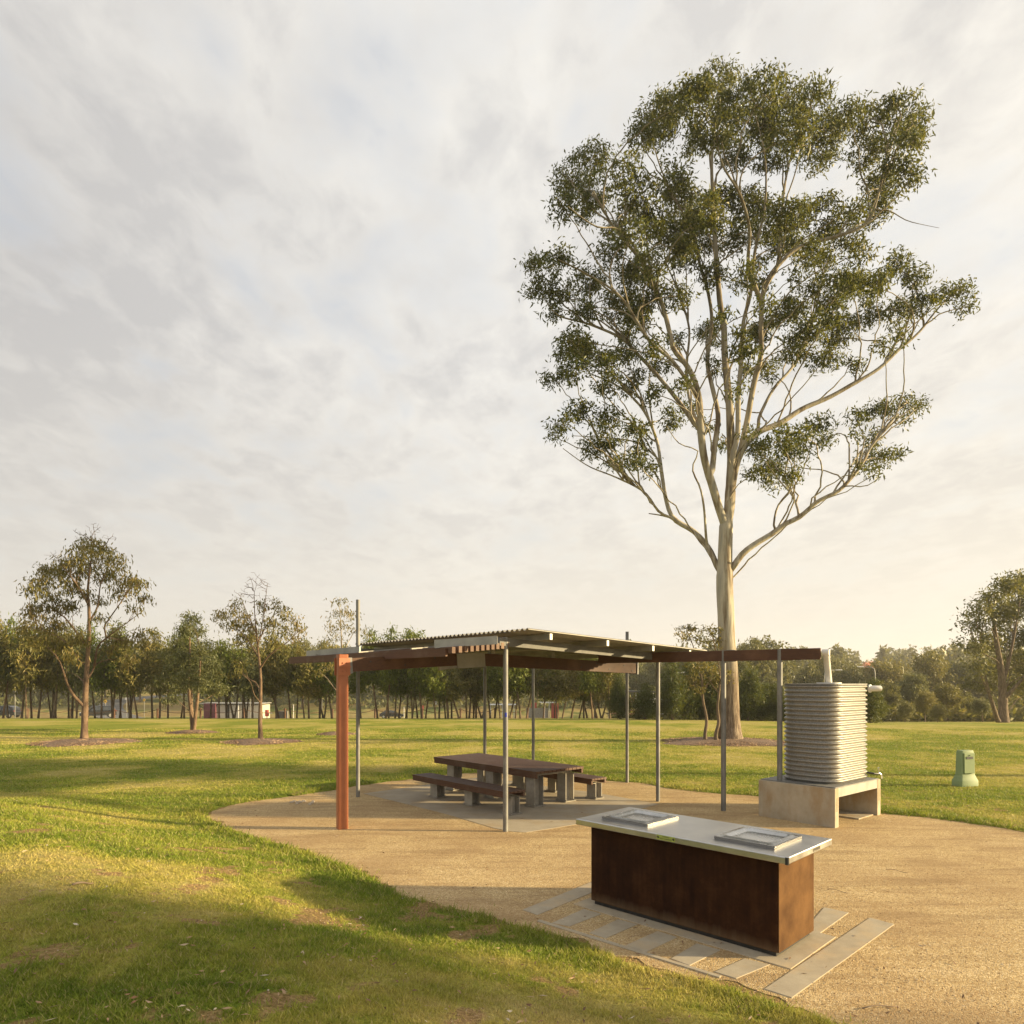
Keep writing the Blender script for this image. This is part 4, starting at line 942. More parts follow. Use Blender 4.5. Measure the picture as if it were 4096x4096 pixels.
# --- the big gum
c8 = lambda u, v: (2050 + u * 1.0093, 1400 + v * 1.0093)
def c7(u, v): return (u, v - 1188.9)             # region above, expressed in the same frame
L7 = lambda pts: [c7(*p) for p in pts]
trunk = ([(864, 1555), (862, 1450), (860, 1387), (857, 1250), (849, 1150), (846, 1050), (841, 960), (841, 880), (843, 790), (846, 700)], 0.40, 0.27, 0.0)
limbs = [
 ([(846, 700), (860, 620), (864, 520), (868, 430), (864, 330), (860, 220), (848, 100), (840, 0)] + L7([(838, 1100), (822, 1000), (806, 800), (795, 600), (790, 420), (815, 230), (835, 130)]), 0.21, 0.03, 0.8),
 ([(846, 705), (818, 625), (790, 530), (762, 440), (747, 330), (742, 220), (728, 140), (690, 60), (640, 0)] + L7([(625, 1130), (590, 1000), (520, 850), (400, 700), (320, 560)]), 0.17, 0.03, -1.5),
 ([(790, 500), (800, 390), (815, 260), (790, 140), (772, 40)] + L7([(790, 1080), (775, 960), (745, 860), (700, 700), (600, 500), (560, 380)]), 0.12, 0.025, 2.0),
 ([(866, 570), (882, 470), (907, 400), (965, 330), (1060, 290), (1150, 232), (1250, 190), (1340, 140), (1450, 75), (1530, 0)] + L7([(1610, 1120), (1690, 1020), (1780, 940)]), 0.16, 0.02, 1.0),
 ([(905, 395), (930, 280), (955, 140), (985, 20)] + L7([(985, 1080), (1005, 930), (1120, 790), (1280, 740), (1400, 690), (1445, 590), (1480, 450), (1540, 260)]), 0.13, 0.025, -1.0),
 ([(965, 290), (1030, 160), (1100, 80), (1150, 0)] + L7([(1200, 1040), (1240, 860), (1300, 700)]), 0.07, 0.02, 3.2),
 (L7([(985, 1000), (935, 850), (940, 710), (900, 570), (830, 450), (800, 300)]), 0.085, 0.02, -2.8),
 (L7([(1003, 930), (1052, 850), (1062, 700), (1085, 500), (1135, 330), (1200, 220)]), 0.08, 0.02, 2.2),
 ([(862, 560), (872, 430), (892, 330), (895, 180), (905, 60)] + L7([(915, 1080), (945, 960), (960, 800), (1000, 620), (1000, 420), (960, 250)]), 0.13, 0.02, -0.6),
 ([(843, 885), (868, 868), (910, 810), (960, 770), (1030, 728), (1080, 690), (1140, 660), (1210, 600), (1290, 560), (1340, 510), (1380, 460), (1430, 370), (1530, 270), (1600, 220)], 0.14, 0.018, -1.0),
 ([(1138, 658), (1112, 580), (1060, 520), (1000, 440), (960, 400)], 0.05, 0.014, 0.8),
 ([(1033, 726), (1050, 620), (1130, 520), (1170, 420), (1200, 320)], 0.045, 0.014, -0.5),
 ([(1320, 535), (1400, 540), (1460, 500)], 0.03, 0.012, -1.5),
 ([(841, 900), (812, 860), (780, 790), (720, 720), (640, 670), (610, 600), (590, 480), (572, 360), (520, 240), (430, 150), (300, 90)], 0.13, 0.02, 1.2),
 ([(640, 668), (580, 640), (520, 560), (400, 500), (300, 460), (200, 390)], 0.06, 0.014, 0.2),
 ([(640, 668), (590, 655), (540, 648)], 0.05, 0.02, 0.6),
 ([(588, 440), (500, 370), (400, 350), (240, 340)], 0.045, 0.013, 2.2),
 ([(768, 768), (760, 640), (745, 550), (712, 470), (735, 400), (660, 370), (610, 300)], 0.06, 0.013, -1.6),
 ([(742, 320), (655, 200), (565, 90), (480, 0)] + L7([(430, 1140), (300, 1085), (180, 1050), (110, 960)]), 0.10, 0.02, 1.5),
 ([(735, 190), (640, 50)] + L7([(540, 1150), (430, 980), (300, 890), (180, 830)]), 0.08, 0.02, -2.2),
 (L7([(560, 920), (440, 720), (330, 700), (220, 620)]), 0.06, 0.018, -3.0),
 ([(746, 330), (700, 190), (690, 60)] + L7([(700, 1100), (650, 940), (600, 800), (640, 640)]), 0.07, 0.018, 3.0),
]
full = lambda cx, cy, r: ((cx * 2.1201 - 2050) / 1.0093, (cy * 2.1201 - 1400) / 1.0093, r * 2.1201 / 1.0093)
CL = [(1350, 165, 38), (1310, 190, 40), (1240, 222, 40), (1270, 205, 35), (1390, 185, 42), (1440, 175, 36), (1485, 180, 40), (1530, 195, 40), (1565, 240, 34), (1600, 220, 26), (1640, 225, 34), (1700, 215, 36), (1728, 245, 30), (1690, 285, 40), (1722, 330, 26), (1640, 290, 36), (1665, 345, 30), (1210, 262, 30), (1250, 250, 28), (1345, 245, 42), (1420, 240, 46), (1490, 262, 40), (1545, 290, 36), (1380, 285, 34), (1455, 300, 30), (1310, 265, 26),
 (1115, 300, 34), (1080, 340, 38), (1062, 392, 26), (1128, 362, 34), (1180, 330, 34), (1215, 360, 30), (1268, 340, 32), (1290, 385, 36), (1340, 400, 34), (1230, 420, 34), (1180, 400, 26), (1100, 410, 18), (1150, 440, 18),
 (1420, 400, 40), (1490, 405, 42), (1555, 415, 38), (1600, 445, 32), (1622, 480, 20), (1470, 455, 30), (1530, 480, 26), (1390, 450, 28), (1320, 440, 36), (1260, 440, 34), (1290, 480, 30), (1340, 520, 28), (1410, 520, 28),
 (1018, 505, 24), (1050, 487, 26), (1012, 545, 22), (1055, 545, 30), (1110, 528, 28), (1150, 480, 26), (1190, 450, 28), (1190, 520, 30), (1230, 500, 26), (1165, 580, 34), (1205, 600, 28), (1100, 585, 22), (1040, 588, 18), (1240, 560, 26), (1280, 560, 24),
 (1688, 498, 26), (1720, 530, 26), (1655, 530, 24), (1740, 570, 22), (1700, 590, 30), (1775, 550, 16), (1805, 555, 22), (1822, 580, 15), (1640, 590, 26), (1600, 540, 28), (1560, 560, 30), (1590, 620, 32), (1530, 620, 32), (1480, 590, 28), (1500, 655, 28), (1555, 680, 26), (1610, 685, 18), (1665, 655, 16), (1440, 620, 22), (1450, 700, 20), (1700, 640, 14),
 (1060, 665, 18), (1095, 655, 24), (1048, 715, 20), (1085, 705, 26), (1135, 690, 28), (1175, 670, 24), (1150, 730, 22), (1190, 720, 26), (1235, 745, 20), (1240, 660, 22), (1270, 640, 18), (1215, 800, 14), (1060, 795, 20), (1100, 778, 24), (1145, 785, 24), (1190, 800, 20), (1120, 840, 24), (1155, 870, 18), (1190, 865, 22), (1222, 880, 16), (1045, 825, 12), (1265, 790, 22), (1300, 775, 16), (1290, 720, 18), (1205, 850, 20),
 (1340, 620, 24), (1400, 640, 20), (1340, 690, 18), (1390, 740, 16), (1330, 800, 14), (1360, 840, 14),
 (1430, 850, 26), (1470, 830, 24), (1510, 815, 22), (1545, 800, 22), (1560, 830, 16), (1500, 855, 26), (1460, 880, 26), (1425, 890, 18), (1490, 895, 20), (1450, 915, 14), (1420, 820, 14),
 (1615, 785, 16), (1645, 775, 18), (1680, 770, 18), (1712, 762, 18), (1735, 768, 12), (1610, 825, 12), (1650, 825, 16), (1635, 860, 18), (1665, 865, 18), (1695, 858, 14), (1655, 895, 12), (1625, 885, 12), (1700, 790, 14)]
_r = random.Random(21)
for _c, (_n, _x, _y, _a, _b) in enumerate(((22, 1420, 400, 270, 200), (15, 1400, 560, 330, 120), (10, 1150, 700, 110, 130), (5, 1450, 660, 130, 70))):
    for _k in range(_n):
        _t, _s = _r.random() * 6.283, _r.random() ** 0.5; CL.append((_x + _a * _s * math.cos(_t), _y + _b * _s * math.sin(_t), 14 + 12 * _r.random()))
CL = [full(*c) for c in CL]
DT = 2.4 * F / (2967 - HZ)
BG = traced_tree('gum_tree', 'huge solitary gum tree with pale smooth trunk in the mulch bed behind the shelter', 'tree', (2922, 2969), DT, trunk, limbs, CL, c8, 1.0, 4.2, ('leaf_big', 0.18, 0.058), 'bark_pale', per=52, step=0.30, kill=0.34, infl=2.4, nleaf=34, spread=0.17, tip=0.014, seed=3, crown_c=2930, crown_w=900, z0=0.0, droop=0.35, dead=(L7([(1440, 640), (1490, 635), (1560, 675), (1640, 695), (1690, 705)]), 0.03, 0.006, -1.0), fan=(2.0, 6.5, 0.038))
# burnt hollow at the foot of the trunk
mb = MB(); tb_ = P(2888, 2969, DT - 0.26)
mb.tube([(tb_[0], tb_[1], -0.05), (tb_[0] + 0.0, tb_[1], 0.9), (tb_[0] + 0.04, tb_[1] + 0.02, 1.9), (tb_[0] + 0.1, tb_[1] + 0.05, 2.9)], [0.16, 0.14, 0.10, 0.03], 8)
mb.v = [tuple(np.array(v) - np.array(BG.location)) for v in mb.v]; mb.build('burnt_bark', M['bark_dark'], BG, smooth_=True)

# --- lawn trees on the left
c5 = lambda u, v: (u * 0.673, 2050 + v * 0.673)
D1 = 2.4 * F / (2966 - HZ)
traced_tree('young_gum_tree', 'tallest brown-green lawn tree, forked low with a side limb, left of the lawn', 'tree', (337, 2966), D1,
 ([(500, 1362), (503, 1250), (507, 1130), (512, 1000), (522, 850), (530, 700), (528, 560), (522, 470), (535, 330), (555, 180)], 0.135, 0.02, 0.2),
 [([(495, 1150), (440, 1090), (400, 1020), (372, 930), (340, 860), (300, 820)], 0.07, 0.015, -0.8), ([(505, 1010), (440, 960), (385, 945)], 0.025, 0.008, 0.8),
  ([(512, 1000), (545, 950), (575, 900), (640, 875), (700, 870)], 0.05, 0.01, 0.9), ([(560, 925), (580, 800), (640, 740), (720, 680), (830, 600)], 0.05, 0.01, -0.6),
  ([(518, 800), (460, 720), (400, 640), (300, 560)], 0.05, 0.01, 0.8), ([(530, 650), (580, 560), (600, 420), (660, 300)], 0.045, 0.01, 0.9), ([(527, 550), (470, 450), (400, 350), (350, 300)], 0.045, 0.01, -0.9),
  ([(600, 700), (700, 560), (780, 450), (840, 420)], 0.035, 0.008, -1.0), ([(480, 900), (400, 780), (260, 700), (160, 680)], 0.03, 0.008, -0.6), ([(640, 740), (740, 760), (830, 735)], 0.02, 0.008, 0.4)],
 [(540, 190, 55), (470, 250, 65), (600, 240, 65), (690, 300, 60), (390, 310, 60), (310, 350, 60), (250, 420, 55), (190, 470, 45), (400, 420, 65), (500, 340, 55), (610, 360, 60), (760, 400, 50), (830, 430, 50), (865, 500, 35), (720, 470, 45), (290, 540, 65), (200, 600, 55), (135, 680, 40), (300, 660, 70), (400, 560, 50), (240, 750, 60), (350, 780, 65), (460, 740, 50), (590, 620, 35), (800, 570, 30), (830, 730, 40), (730, 760, 50), (760, 860, 40), (660, 810, 35), (430, 860, 50), (600, 520, 35), (500, 480, 35)],
 c5, 1.0, 1.7, ('leaf_young', 0.18, 0.05), 'bark_red', per=110, step=0.15, kill=0.17, infl=1.6, nleaf=18, spread=0.15, tip=0.006, seed=4, crown_c=340, crown_w=290, fan=(0.6, 2.2, 0.013), bare=[(560, 110, 60), (470, 130, 50), (650, 160, 50), (300, 260, 50), (230, 330, 40)], droop=0.9, jit=0.16)
D2 = 2.4 * F / (2930 - HZ)
traced_tree('young_gum_tree', 'bushy light green multi-stemmed lawn tree between two taller ones', 'tree', (775, 2930), D2,
 ([(1150, 1305), (1138, 1200), (1125, 1080), (1120, 980), (1128, 870), (1128, 760), (1130, 640)], 0.11, 0.015, 0.2),
 [([(1150, 1300), (1165, 1180), (1180, 1050), (1186, 950), (1190, 850), (1170, 720)], 0.11, 0.012, -0.3), ([(1146, 1230), (1140, 1100), (1140, 980), (1150, 880)], 0.06, 0.012, 0.8), ([(1125, 1180), (1060, 1120), (1000, 1060)], 0.025, 0.008, -0.8), ([(1180, 1130), (1240, 1100), (1300, 1060)], 0.025, 0.008, 0.8)],
 [(1130, 600, 28), (1150, 650, 35), (1110, 700, 45), (1180, 720, 45), (1070, 780, 50), (1140, 810, 60), (1220, 800, 55), (1090, 880, 65), (1180, 900, 65), (1260, 890, 50), (1030, 930, 55), (1120, 970, 60), (1220, 980, 55), (1290, 970, 40), (980, 990, 45), (1060, 1050, 50), (1170, 1040, 50), (1270, 1060, 45), (1010, 850, 45), (1020, 1100, 35), (1320, 1040, 30)],
 c5, 1.0, 1.6, ('leaf_grey', 0.17, 0.045), 'bark_red', per=90, step=0.17, kill=0.19, infl=1.8, nleaf=34, spread=0.16, tip=0.005, seed=5, crown_c=780, crown_w=150, droop=0.6)
D3 = 2.4 * F / (2965 - HZ)
traced_tree('young_gum_tree', 'sparse lawn tree with bare twiggy top, nearest left of the shelter', 'tree', (1043, 2965), D3,
 ([(1550, 1360), (1546, 1250), (1548, 1130), (1550, 1010), (1545, 920), (1532, 800), (1520, 680), (1512, 560), (1512, 470)], 0.10, 0.008, 0.2),
 [([(1549, 925), (1590, 860), (1650, 810), (1710, 770), (1780, 700)], 0.045, 0.008, -0.6), ([(1545, 1060), (1520, 1010), (1480, 990), (1430, 940)], 0.03, 0.008, 0.6), ([(1548, 1130), (1510, 1080), (1490, 1010), (1440, 960)], 0.022, 0.008, -0.9),
  ([(1540, 870), (1500, 800), (1440, 720), (1360, 640)], 0.035, 0.008, 0.7), ([(1530, 780), (1580, 680), (1640, 600), (1720, 560)], 0.035, 0.008, 0.6), ([(1522, 720), (1470, 600), (1430, 500)], 0.03, 0.006, -0.7), ([(1530, 800), (1560, 650), (1580, 500), (1590, 420)], 0.03, 0.006, -0.2)],
 [(1400, 560, 42), (1345, 600, 40), (1300, 620, 28), (1440, 620, 45), (1650, 560, 40), (1710, 600, 45), (1770, 660, 42), (1400, 690, 45), (1480, 680, 50), (1610, 660, 50), (1690, 700, 45), (1430, 760, 42), (1640, 770, 35), (1750, 740, 32), (1560, 560, 40), (1800, 700, 22), (1420, 900, 35), (1400, 960, 35), (1340, 680, 25)],
 c5, 1.0, 1.4, ('leaf_young', 0.15, 0.045), 'bark_red', per=130, step=0.14, kill=0.16, infl=1.6, nleaf=14, spread=0.13, tip=0.006, seed=6, crown_c=1040, crown_w=200, fan=(0.5, 2.0, 0.010), bare=[(1520, 400, 60), (1470, 450, 60), (1570, 450, 55), (1510, 520, 60), (1420, 490, 45), (1600, 520, 45), (1380, 540, 40)], droop=0.8, jit=0.18)
c1 = lambda u, v: (1150 + u * 0.5694, 2350 + v * 0.5694)
D4 = 2.4 * F / (2939 - HZ)
traced_tree('young_gum_tree', 'slim lawn tree rising behind the orange post, its crown above the roof tip', 'tree', (1362, 2939), D4,
 ([(375, 1036), (378, 900), (384, 760), (390, 640), (385, 520), (380, 400), (375, 280), (365, 150)], 0.09, 0.014, 0.1),
 [([(380, 760), (330, 710), (280, 640), (220, 590)], 0.035, 0.008, 0.8), ([(388, 680), (420, 630), (455, 580), (470, 500)], 0.035, 0.008, -0.6), ([(384, 480), (430, 380), (480, 300), (530, 300)], 0.025, 0.006, 0.5), ([(384, 480), (330, 420), (280, 380)], 0.025, 0.006, -0.5)],
 [(362, 100, 30), (400, 85, 22), (330, 180, 40), (410, 190, 40), (470, 190, 45), (310, 290, 40), (380, 270, 40), (260, 380, 42), (440, 290, 40), (510, 280, 28), (350, 360, 40), (300, 420, 45), (560, 330, 18), (220, 580, 40), (280, 560, 40), (450, 420, 40), (230, 480, 35), (480, 540, 35)],
 c1, 1.0, 1.3, ('leaf_young', 0.16, 0.04), 'bark_pale', per=90, step=0.17, kill=0.19, infl=1.9, nleaf=13, spread=0.15, tip=0.006, seed=8, crown_c=1360, crown_w=150, droop=0.8)
c2 = lambda u, v: (2000 + u * 0.5176, 2450 + v * 0.5176)
traced_tree('sapling_tree', 'thin wavy-stemmed sapling in the mulch bed left of the big gum', 'tree', (2821, 2972), DT - 0.5,
 ([(1587, 1008), (1585, 930), (1597, 850), (1590, 780), (1572, 700), (1565, 620), (1560, 520), (1530, 400), (1500, 280), (1450, 150)], 0.075, 0.012, 0.1),
 [([(1574, 700), (1545, 620), (1500, 560)], 0.03, 0.01, 0.5), ([(1566, 640), (1600, 560), (1650, 480)], 0.03, 0.01, -0.5)],
 [(1440, 120, 50), (1500, 130, 45), (1400, 180, 40), (1460, 200, 55), (1520, 210, 45), (1480, 440, 55), (1560, 420, 60), (1440, 520, 45), (1500, 530, 55), (1580, 530, 55), (1540, 600, 40), (1620, 480, 45), (1500, 320, 45)],
 c2, 1.0, 1.0, ('leaf_young', 0.12, 0.05), 'bark_dark', per=110, step=0.13, kill=0.15, infl=1.6, nleaf=15, spread=0.11, tip=0.005, seed=9, crown_c=2780, crown_w=90, droop=0.2)
traced_tree('sapling_tree', 'second sapling of the mulch bed, its stem right against the big gum', 'tree', (2868, 2976), DT - 0.75,
 ([(1675, 1012), (1668, 940), (1690, 850), (1680, 740), (1692, 620), (1700, 500), (1680, 350), (1640, 180)], 0.08, 0.012, 0.1),
 [([(1690, 620), (1640, 560), (1620, 500)], 0.03, 0.01, 0.4), ([(1696, 560), (1740, 490), (1770, 450)], 0.03, 0.01, -0.4)],
 [(1620, 140, 45), (1670, 160, 50), (1600, 220, 45), (1700, 220, 50), (1650, 240, 45), (1650, 440, 50), (1700, 480, 50), (1740, 510, 40), (1690, 560, 45), (1640, 560, 40), (1770, 460, 25)],
 c2, 1.0, 0.8, ('leaf_young', 0.12, 0.05), 'bark_dark', per=110, step=0.13, kill=0.15, infl=1.6, nleaf=15, spread=0.11, tip=0.005, seed=10, crown_c=2860, crown_w=90, droop=0.2)
# big dark gum at the right edge
cf = lambda u, v: (u * 2.1201, v * 2.1201)
D9 = 50.0
traced_tree('gum_tree', 'large dark gum with twin trunks beyond the lawn at the right edge', 'tree', (4010, 2905), D9,
 ([(1893, 1372), (1892, 1310), (1888, 1260), (1880, 1210), (1872, 1160), (1860, 1120)], 0.36, 0.05, 0.5),
 [([(1885, 1370), (1870, 1320), (1858, 1290), (1850, 1270)], 0.20, 0.05, -1.0), ([(1892, 1290), (1905, 1240), (1915, 1190), (1925, 1130)], 0.16, 0.04, 1.5), ([(1893, 1320), (1930, 1280), (1970, 1230), (1990, 1170)], 0.15, 0.04, -1.0), ([(1888, 1250), (1850, 1230), (1825, 1215)], 0.06, 0.03, -1.0)],
 [(1900, 1108, 22), (1872, 1128, 20), (1850, 1150, 18), (1928, 1100, 26), (1828, 1160, 9), (1848, 1182, 16), (1888, 1160, 26), (1925, 1150, 28), (1812, 1210, 8), (1838, 1222, 16), (1868, 1212, 22), (1905, 1205, 28), (1955, 1130, 34), (1970, 1200, 36), (1845, 1255, 18), (1885, 1260, 24), (1930, 1250, 26), (1865, 1290, 18), (1980, 1270, 34), (2010, 1150, 34), (1835, 1285, 14), (1915, 1300, 18), (1950, 1310, 22), (2020, 1230, 30), (1820, 1178, 7)],
 cf, 1.0, 4.0, ('leaf_wood', 0.26, 0.10), 'bark_dark', per=26, step=0.42, kill=0.48, infl=4.0, nleaf=36, spread=0.33, tip=0.016, seed=12, crown_c=4080, crown_w=330, fan=(2.0, 7.0, 0.04), droop=0.3)

# mulch beds
def mulch(px, py, wpx, D, lab, cat='mulch bed'):
    c = P(px, py, D); rx = wpx / F * D / 2; ry = rx * 0.85; n = 48; mb = MB(); vs = [(0, 0, 0.11)]; fs = []
    for j, (s, z) in enumerate(((0.35, 0.10), (0.7, 0.055), (1.0, 0.0))):
        for i in range(n):
            a = 2 * math.pi * i / n; k = s * (1 + 0.13 * math.sin(3 * a + px) + 0.08 * math.sin(7 * a + 1) + (0.07 * random.random() if s == 1 else 0)); vs.append((rx * k * math.cos(a), ry * k * math.sin(a), z + 0.015 - (0.02 if s == 1 else 0)))
    fs += [(0, 1 + i, 1 + (i + 1) % n) for i in range(n)]
    for j in range(2): fs += [(1 + j * n + i, 1 + (j + 1) * n + i, 1 + (j + 1) * n + (i + 1) % n, 1 + j * n + (i + 1) % n) for i in range(n)]
    mb.add(vs, fs); root = empty('mulch_bed', (c[0], c[1], gz(c[0], c[1])), 0, lab, cat, 'mulch beds round the lawn trees'); mb.build('mulch_mound', M['mulch'], root, smooth_=True)
    def pick(m):
        a = RNG.random(m) * 6.283; r_ = np.sqrt(RNG.random(m)) * 1.08; return np.stack([rx * r_ * np.cos(a), ry * r_ * np.sin(a), 0.022 + 0.10 * (1 - np.clip(r_, 0, 1) ** 1.5)], 1)
    o = scatter_stones('mulch_chips', int(900 * rx * ry) + 200, pick, 0.015, 0.07, M['chip'], None, None, 0.35, 0.3); o.parent = root
mulch(340, 2985, 380, D1 - 0.7, 'brown bark mulch bed under the tallest left lawn tree')
mulch(768, 2936, 180, D2 - 0.2, 'small mulch mound under the bushy multi-stemmed lawn tree')
mulch(1043, 2984, 290, D3 - 0.7, 'dark mulch bed under the sparse twiggy-topped lawn tree')
mulch(1345, 2941, 150, D4 - 0.1, 'thin mulch bed partly hidden behind the orange post')
mulch(2900, 2975, 470, DT - 0.3, 'wide low mulch bed round the big gum and its saplings')

# --- generic trees, grown once and copied
def proto_tree(name, h, crown_z0, rx, seed, leaf, bark, natt, nleaf, r0, spread, stems=1, cone=False, step=0.3, lean=0.15, tip=0.008, droop=0.5, ov=0.25):
    rng = np.random.default_rng(seed); pos = []; par = []; rm = []
    for s_ in range(stems):
        x, y = rng.normal(size=2) * 0.03; dx, dy = rng.normal(size=2) * lean; ph = rng.random(4) * 6.28; prev = -1 if s_ == 0 else 0
        ztop = h * (0.82 + 0.1 * rng.random()); n = int(ztop / step)
        for i in range(0 if s_ == 0 else 1, n + 1):
            t = i / n; z = t * ztop - (0.15 if i == 0 else 0)
            pos.append((x + dx * h * t * 0.3 + 0.10 * math.sin(ph[0] + t * 6) * t * 2 * lean * h / 3, y + dy * h * t * 0.3 + 0.1 * math.sin(ph[1] + t * 5) * t, z)); par.append(prev); prev = len(pos) - 1
            rm.append(r0 * (1 - t) ** 0.8 * (1.3 if i == 0 else 1) + 0.012)
    # crown made of a few uneven lobes
    cl = []; nl = 9
    for k in range(nl):
        t = (k + 0.5) / nl; z = crown_z0 + (h - crown_z0) * (t * 0.92 + 0.04)
        w = rx * ((1 - t) ** 0.7 if cone else math.sin(math.pi * min(1, 0.18 + t * 0.82)) ** 0.7)
        a = k * 2.4 + rng.random(); off = w * 0.5 * rng.random() ** 0.5; base_xy = pos[min(len(pos) - 1, int(z / h * len(pos) / stems))]
        cl.append(((base_xy[0] + off * math.cos(a), base_xy[1] + off * math.sin(a), z), max(0.25 * rx, w * (0.55 + 0.25 * rng.random()))))
        if not cone or t < 0.7: a += 2.6; cl.append(((base_xy[0] + w * 0.62 * math.cos(a), base_xy[1] + w * 0.62 * math.sin(a), z + rng.normal() * 0.1 * rx), max(0.18 * rx, w * 0.42)))
    tot = sum(r ** 2 for _, r in cl); att = clump_points(cl, natt / tot, rng, shell=0.3)
    P_, Q_, hit = colonize(pos, par, att, step, 5.0, step * 1.2, rng=rng, jit=0.15); rmin = np.zeros(len(P_)); rmin[:len(rm)] = rm
    v, f, _ = branch_mesh(P_, Q_, rmin, tip=tip)
    root = empty(name, (0, 0, 0)); root['category'] = 'tree'
    np_mesh('trunk', v, f, M[bark], root, smooth_=True)
    ok = hit >= 0; cen = np.repeat(att[ok], nleaf, 0) + rng.normal(size=(ok.sum() * nleaf, 3)) * spread * np.array([1, 1, 0.8])
    leaf_mesh('crown', cen, leaf[1], leaf[2], M[leaf[0]], root, droop, rng)
    return root
row_p = [proto_tree('row_gum_tree', 5.6, 1.9, 0.95, 20 + i, (['leaf_row', 'leaf_row', 'leaf_green', 'leaf_row', 'leaf_grey', 'leaf_row', 'leaf_green'][i], 0.24, 0.07), ['bark_dark', 'bark_dark', 'bark_red'][i % 3], 130, 20, 0.055, 0.19, stems=1 + (i % 3 == 1), lean=0.16 + 0.05 * (i % 3)) for i in range(7)]
wood_p = [proto_tree('woodland_tree', 9.5, 2.2 + (i % 2) * 1.2, 2.9 + 0.4 * (i % 3), 40 + i, (['leaf_wood', 'leaf_row', 'leaf_wood', 'leaf_grey', 'leaf_wood'][i], 0.42, 0.17), 'bark_dark', 230, 26, 0.17, 0.42, stems=1 + (i % 2), step=0.5, tip=0.014) for i in range(5)]
she_p = [proto_tree('sheoak_bush', 3.0, 0.45, 1.25, 60 + i, ('leaf_she', 0.22, 0.035), 'bark_dark', 170, 60, 0.05, 0.17, stems=1 + i, cone=True, step=0.22, droop=-0.1) for i in range(3)]
used = set()
def put(protos, k, loc_, rz, sc, label, group):
    src = protos[k]
    if src.name not in used:
        used.add(src.name); src.location = loc_; src.rotation_euler = (0, 0, rz); src.scale = (sc[0], sc[0], sc[1]); src['label'] = label; src['group'] = group; return src
    return copy_thing(src, loc_, rz, sc, label, group)
LM = [(120, 'the left-edge car'), (337, 'the tallest lawn tree'), (420, 'the middle dark hatchback'), (775, 'the multi-stemmed lawn tree'), (1040, 'the twiggy-topped lawn tree'), (1369, 'the orange post'), (1570, 'the passing dark car'), (1738, 'the twin white street sign'), (1940, 'the post behind the table'), (2022, 'the front steel post'), (2133, 'the post beyond the table'), (2509, 'the tall mast post'), (2632, 'the bearer start post'), (2920, 'the big gum trunk'), (3119, 'the post beside the tank'), (3320, 'the water tank'), (3860, 'the green pillar'), (4010, 'the dark edge gum')]
def lab_for(px, what, cnt):
    k = min(range(len(LM)), key=lambda i: abs(LM[i][0] - px)); side = 'left' if px < LM[k][0] else 'right'; key = (what, k, side)
    cnt.setdefault(key, []).append(px); return key
def place_list(items, what, group):
    """items: px, D, proto list, proto idx, rz, scale ; the label counts outwards from a landmark"""
    cnt = {}; keys = [lab_for(it[0], what, cnt) for it in items]
    for it, key in zip(items, keys):
        px, D, pl_, k, rz, sc = it; xs_ = sorted(cnt[key], key=lambda p: abs(p - LM[key[1]][0])); n = xs_.index(px)
        where = f"{ordinal(n)} to the {key[2]} of {LM[key[1]][1]}" if len(xs_) > 1 else f"just {key[2]} of {LM[key[1]][1]}"
        x = (px - CX) / F * D; put(pl_, k, (x, D, gz(x, D) - 0.05), rz, sc, f"{what} {where}", group)
rowpx = [8, 32, 85, 105, 125, 152, 205, 213, 222, 275, 290, 307, 382, 408, 450, 477, 487, 513, 523, 550, 612, 640, 672, 722, 735, 845, 877, 905, 937, 970, 983, 1010, 1046, 1105, 1117, 1167, 1185, 1217, 1235, 1280, 1295, 1322, 1440, 1513, 1540, 1550, 1583, 1595, 1620, 1629, 1650, 1673, 1683, 1701, 1740, 1756, 1777, 1790, 1808, 1836, 1866, 1877, 1895, 1905, 1928, 1955, 1985, 1996, 2036, 2065, 2077, 2105, 2177, 2217, 2232, 2248, 2285, 2313, 2335, 2350, 2370, 2390, 2405, -60, -110, -170, 2440]
rr = random.Random(3); items = []
for i, px in enumerate(rowpx):
    D = 46 + 6 * rr.random(); px = px + rr.random() * 0.5
    k = rr.randrange(7) if not 1500 < px < 1640 else rr.choice([2, 6, 2])
    hgt = 0.78 + 0.42 * rr.random() + (0.12 if px < 1000 else 0.0) - (0.18 if px > 1700 else 0); wd = 0.85 + 0.3 * rr.random()
    items.append((px, D, row_p, k, rr.random() * 6.28, (wd, hgt)))
place_list(items, 'young row gum,', 'slender gums planted in a row beyond the lawn')
# bushes beyond the lawn
items = []
for px, D, w, h in ((2480, 44, 0.75, 0.95), (2578, 43, 0.8, 0.78), (2690, 43, 1.0, 1.25), (2765, 44, 0.85, 1.3), (2835, 44, 1.1, 1.2), (2990, 44, 1.2, 1.15), (3045, 45, 1.0, 0.85), (3110, 44, 0.9, 0.8), (3480, 43, 1.0, 0.95)):
    items.append((px, D, she_p, rr.randrange(3), rr.random() * 6, (w, h)))
place_list(items, 'dark she-oak bush,', 'bushy she-oaks at the lawn edge')
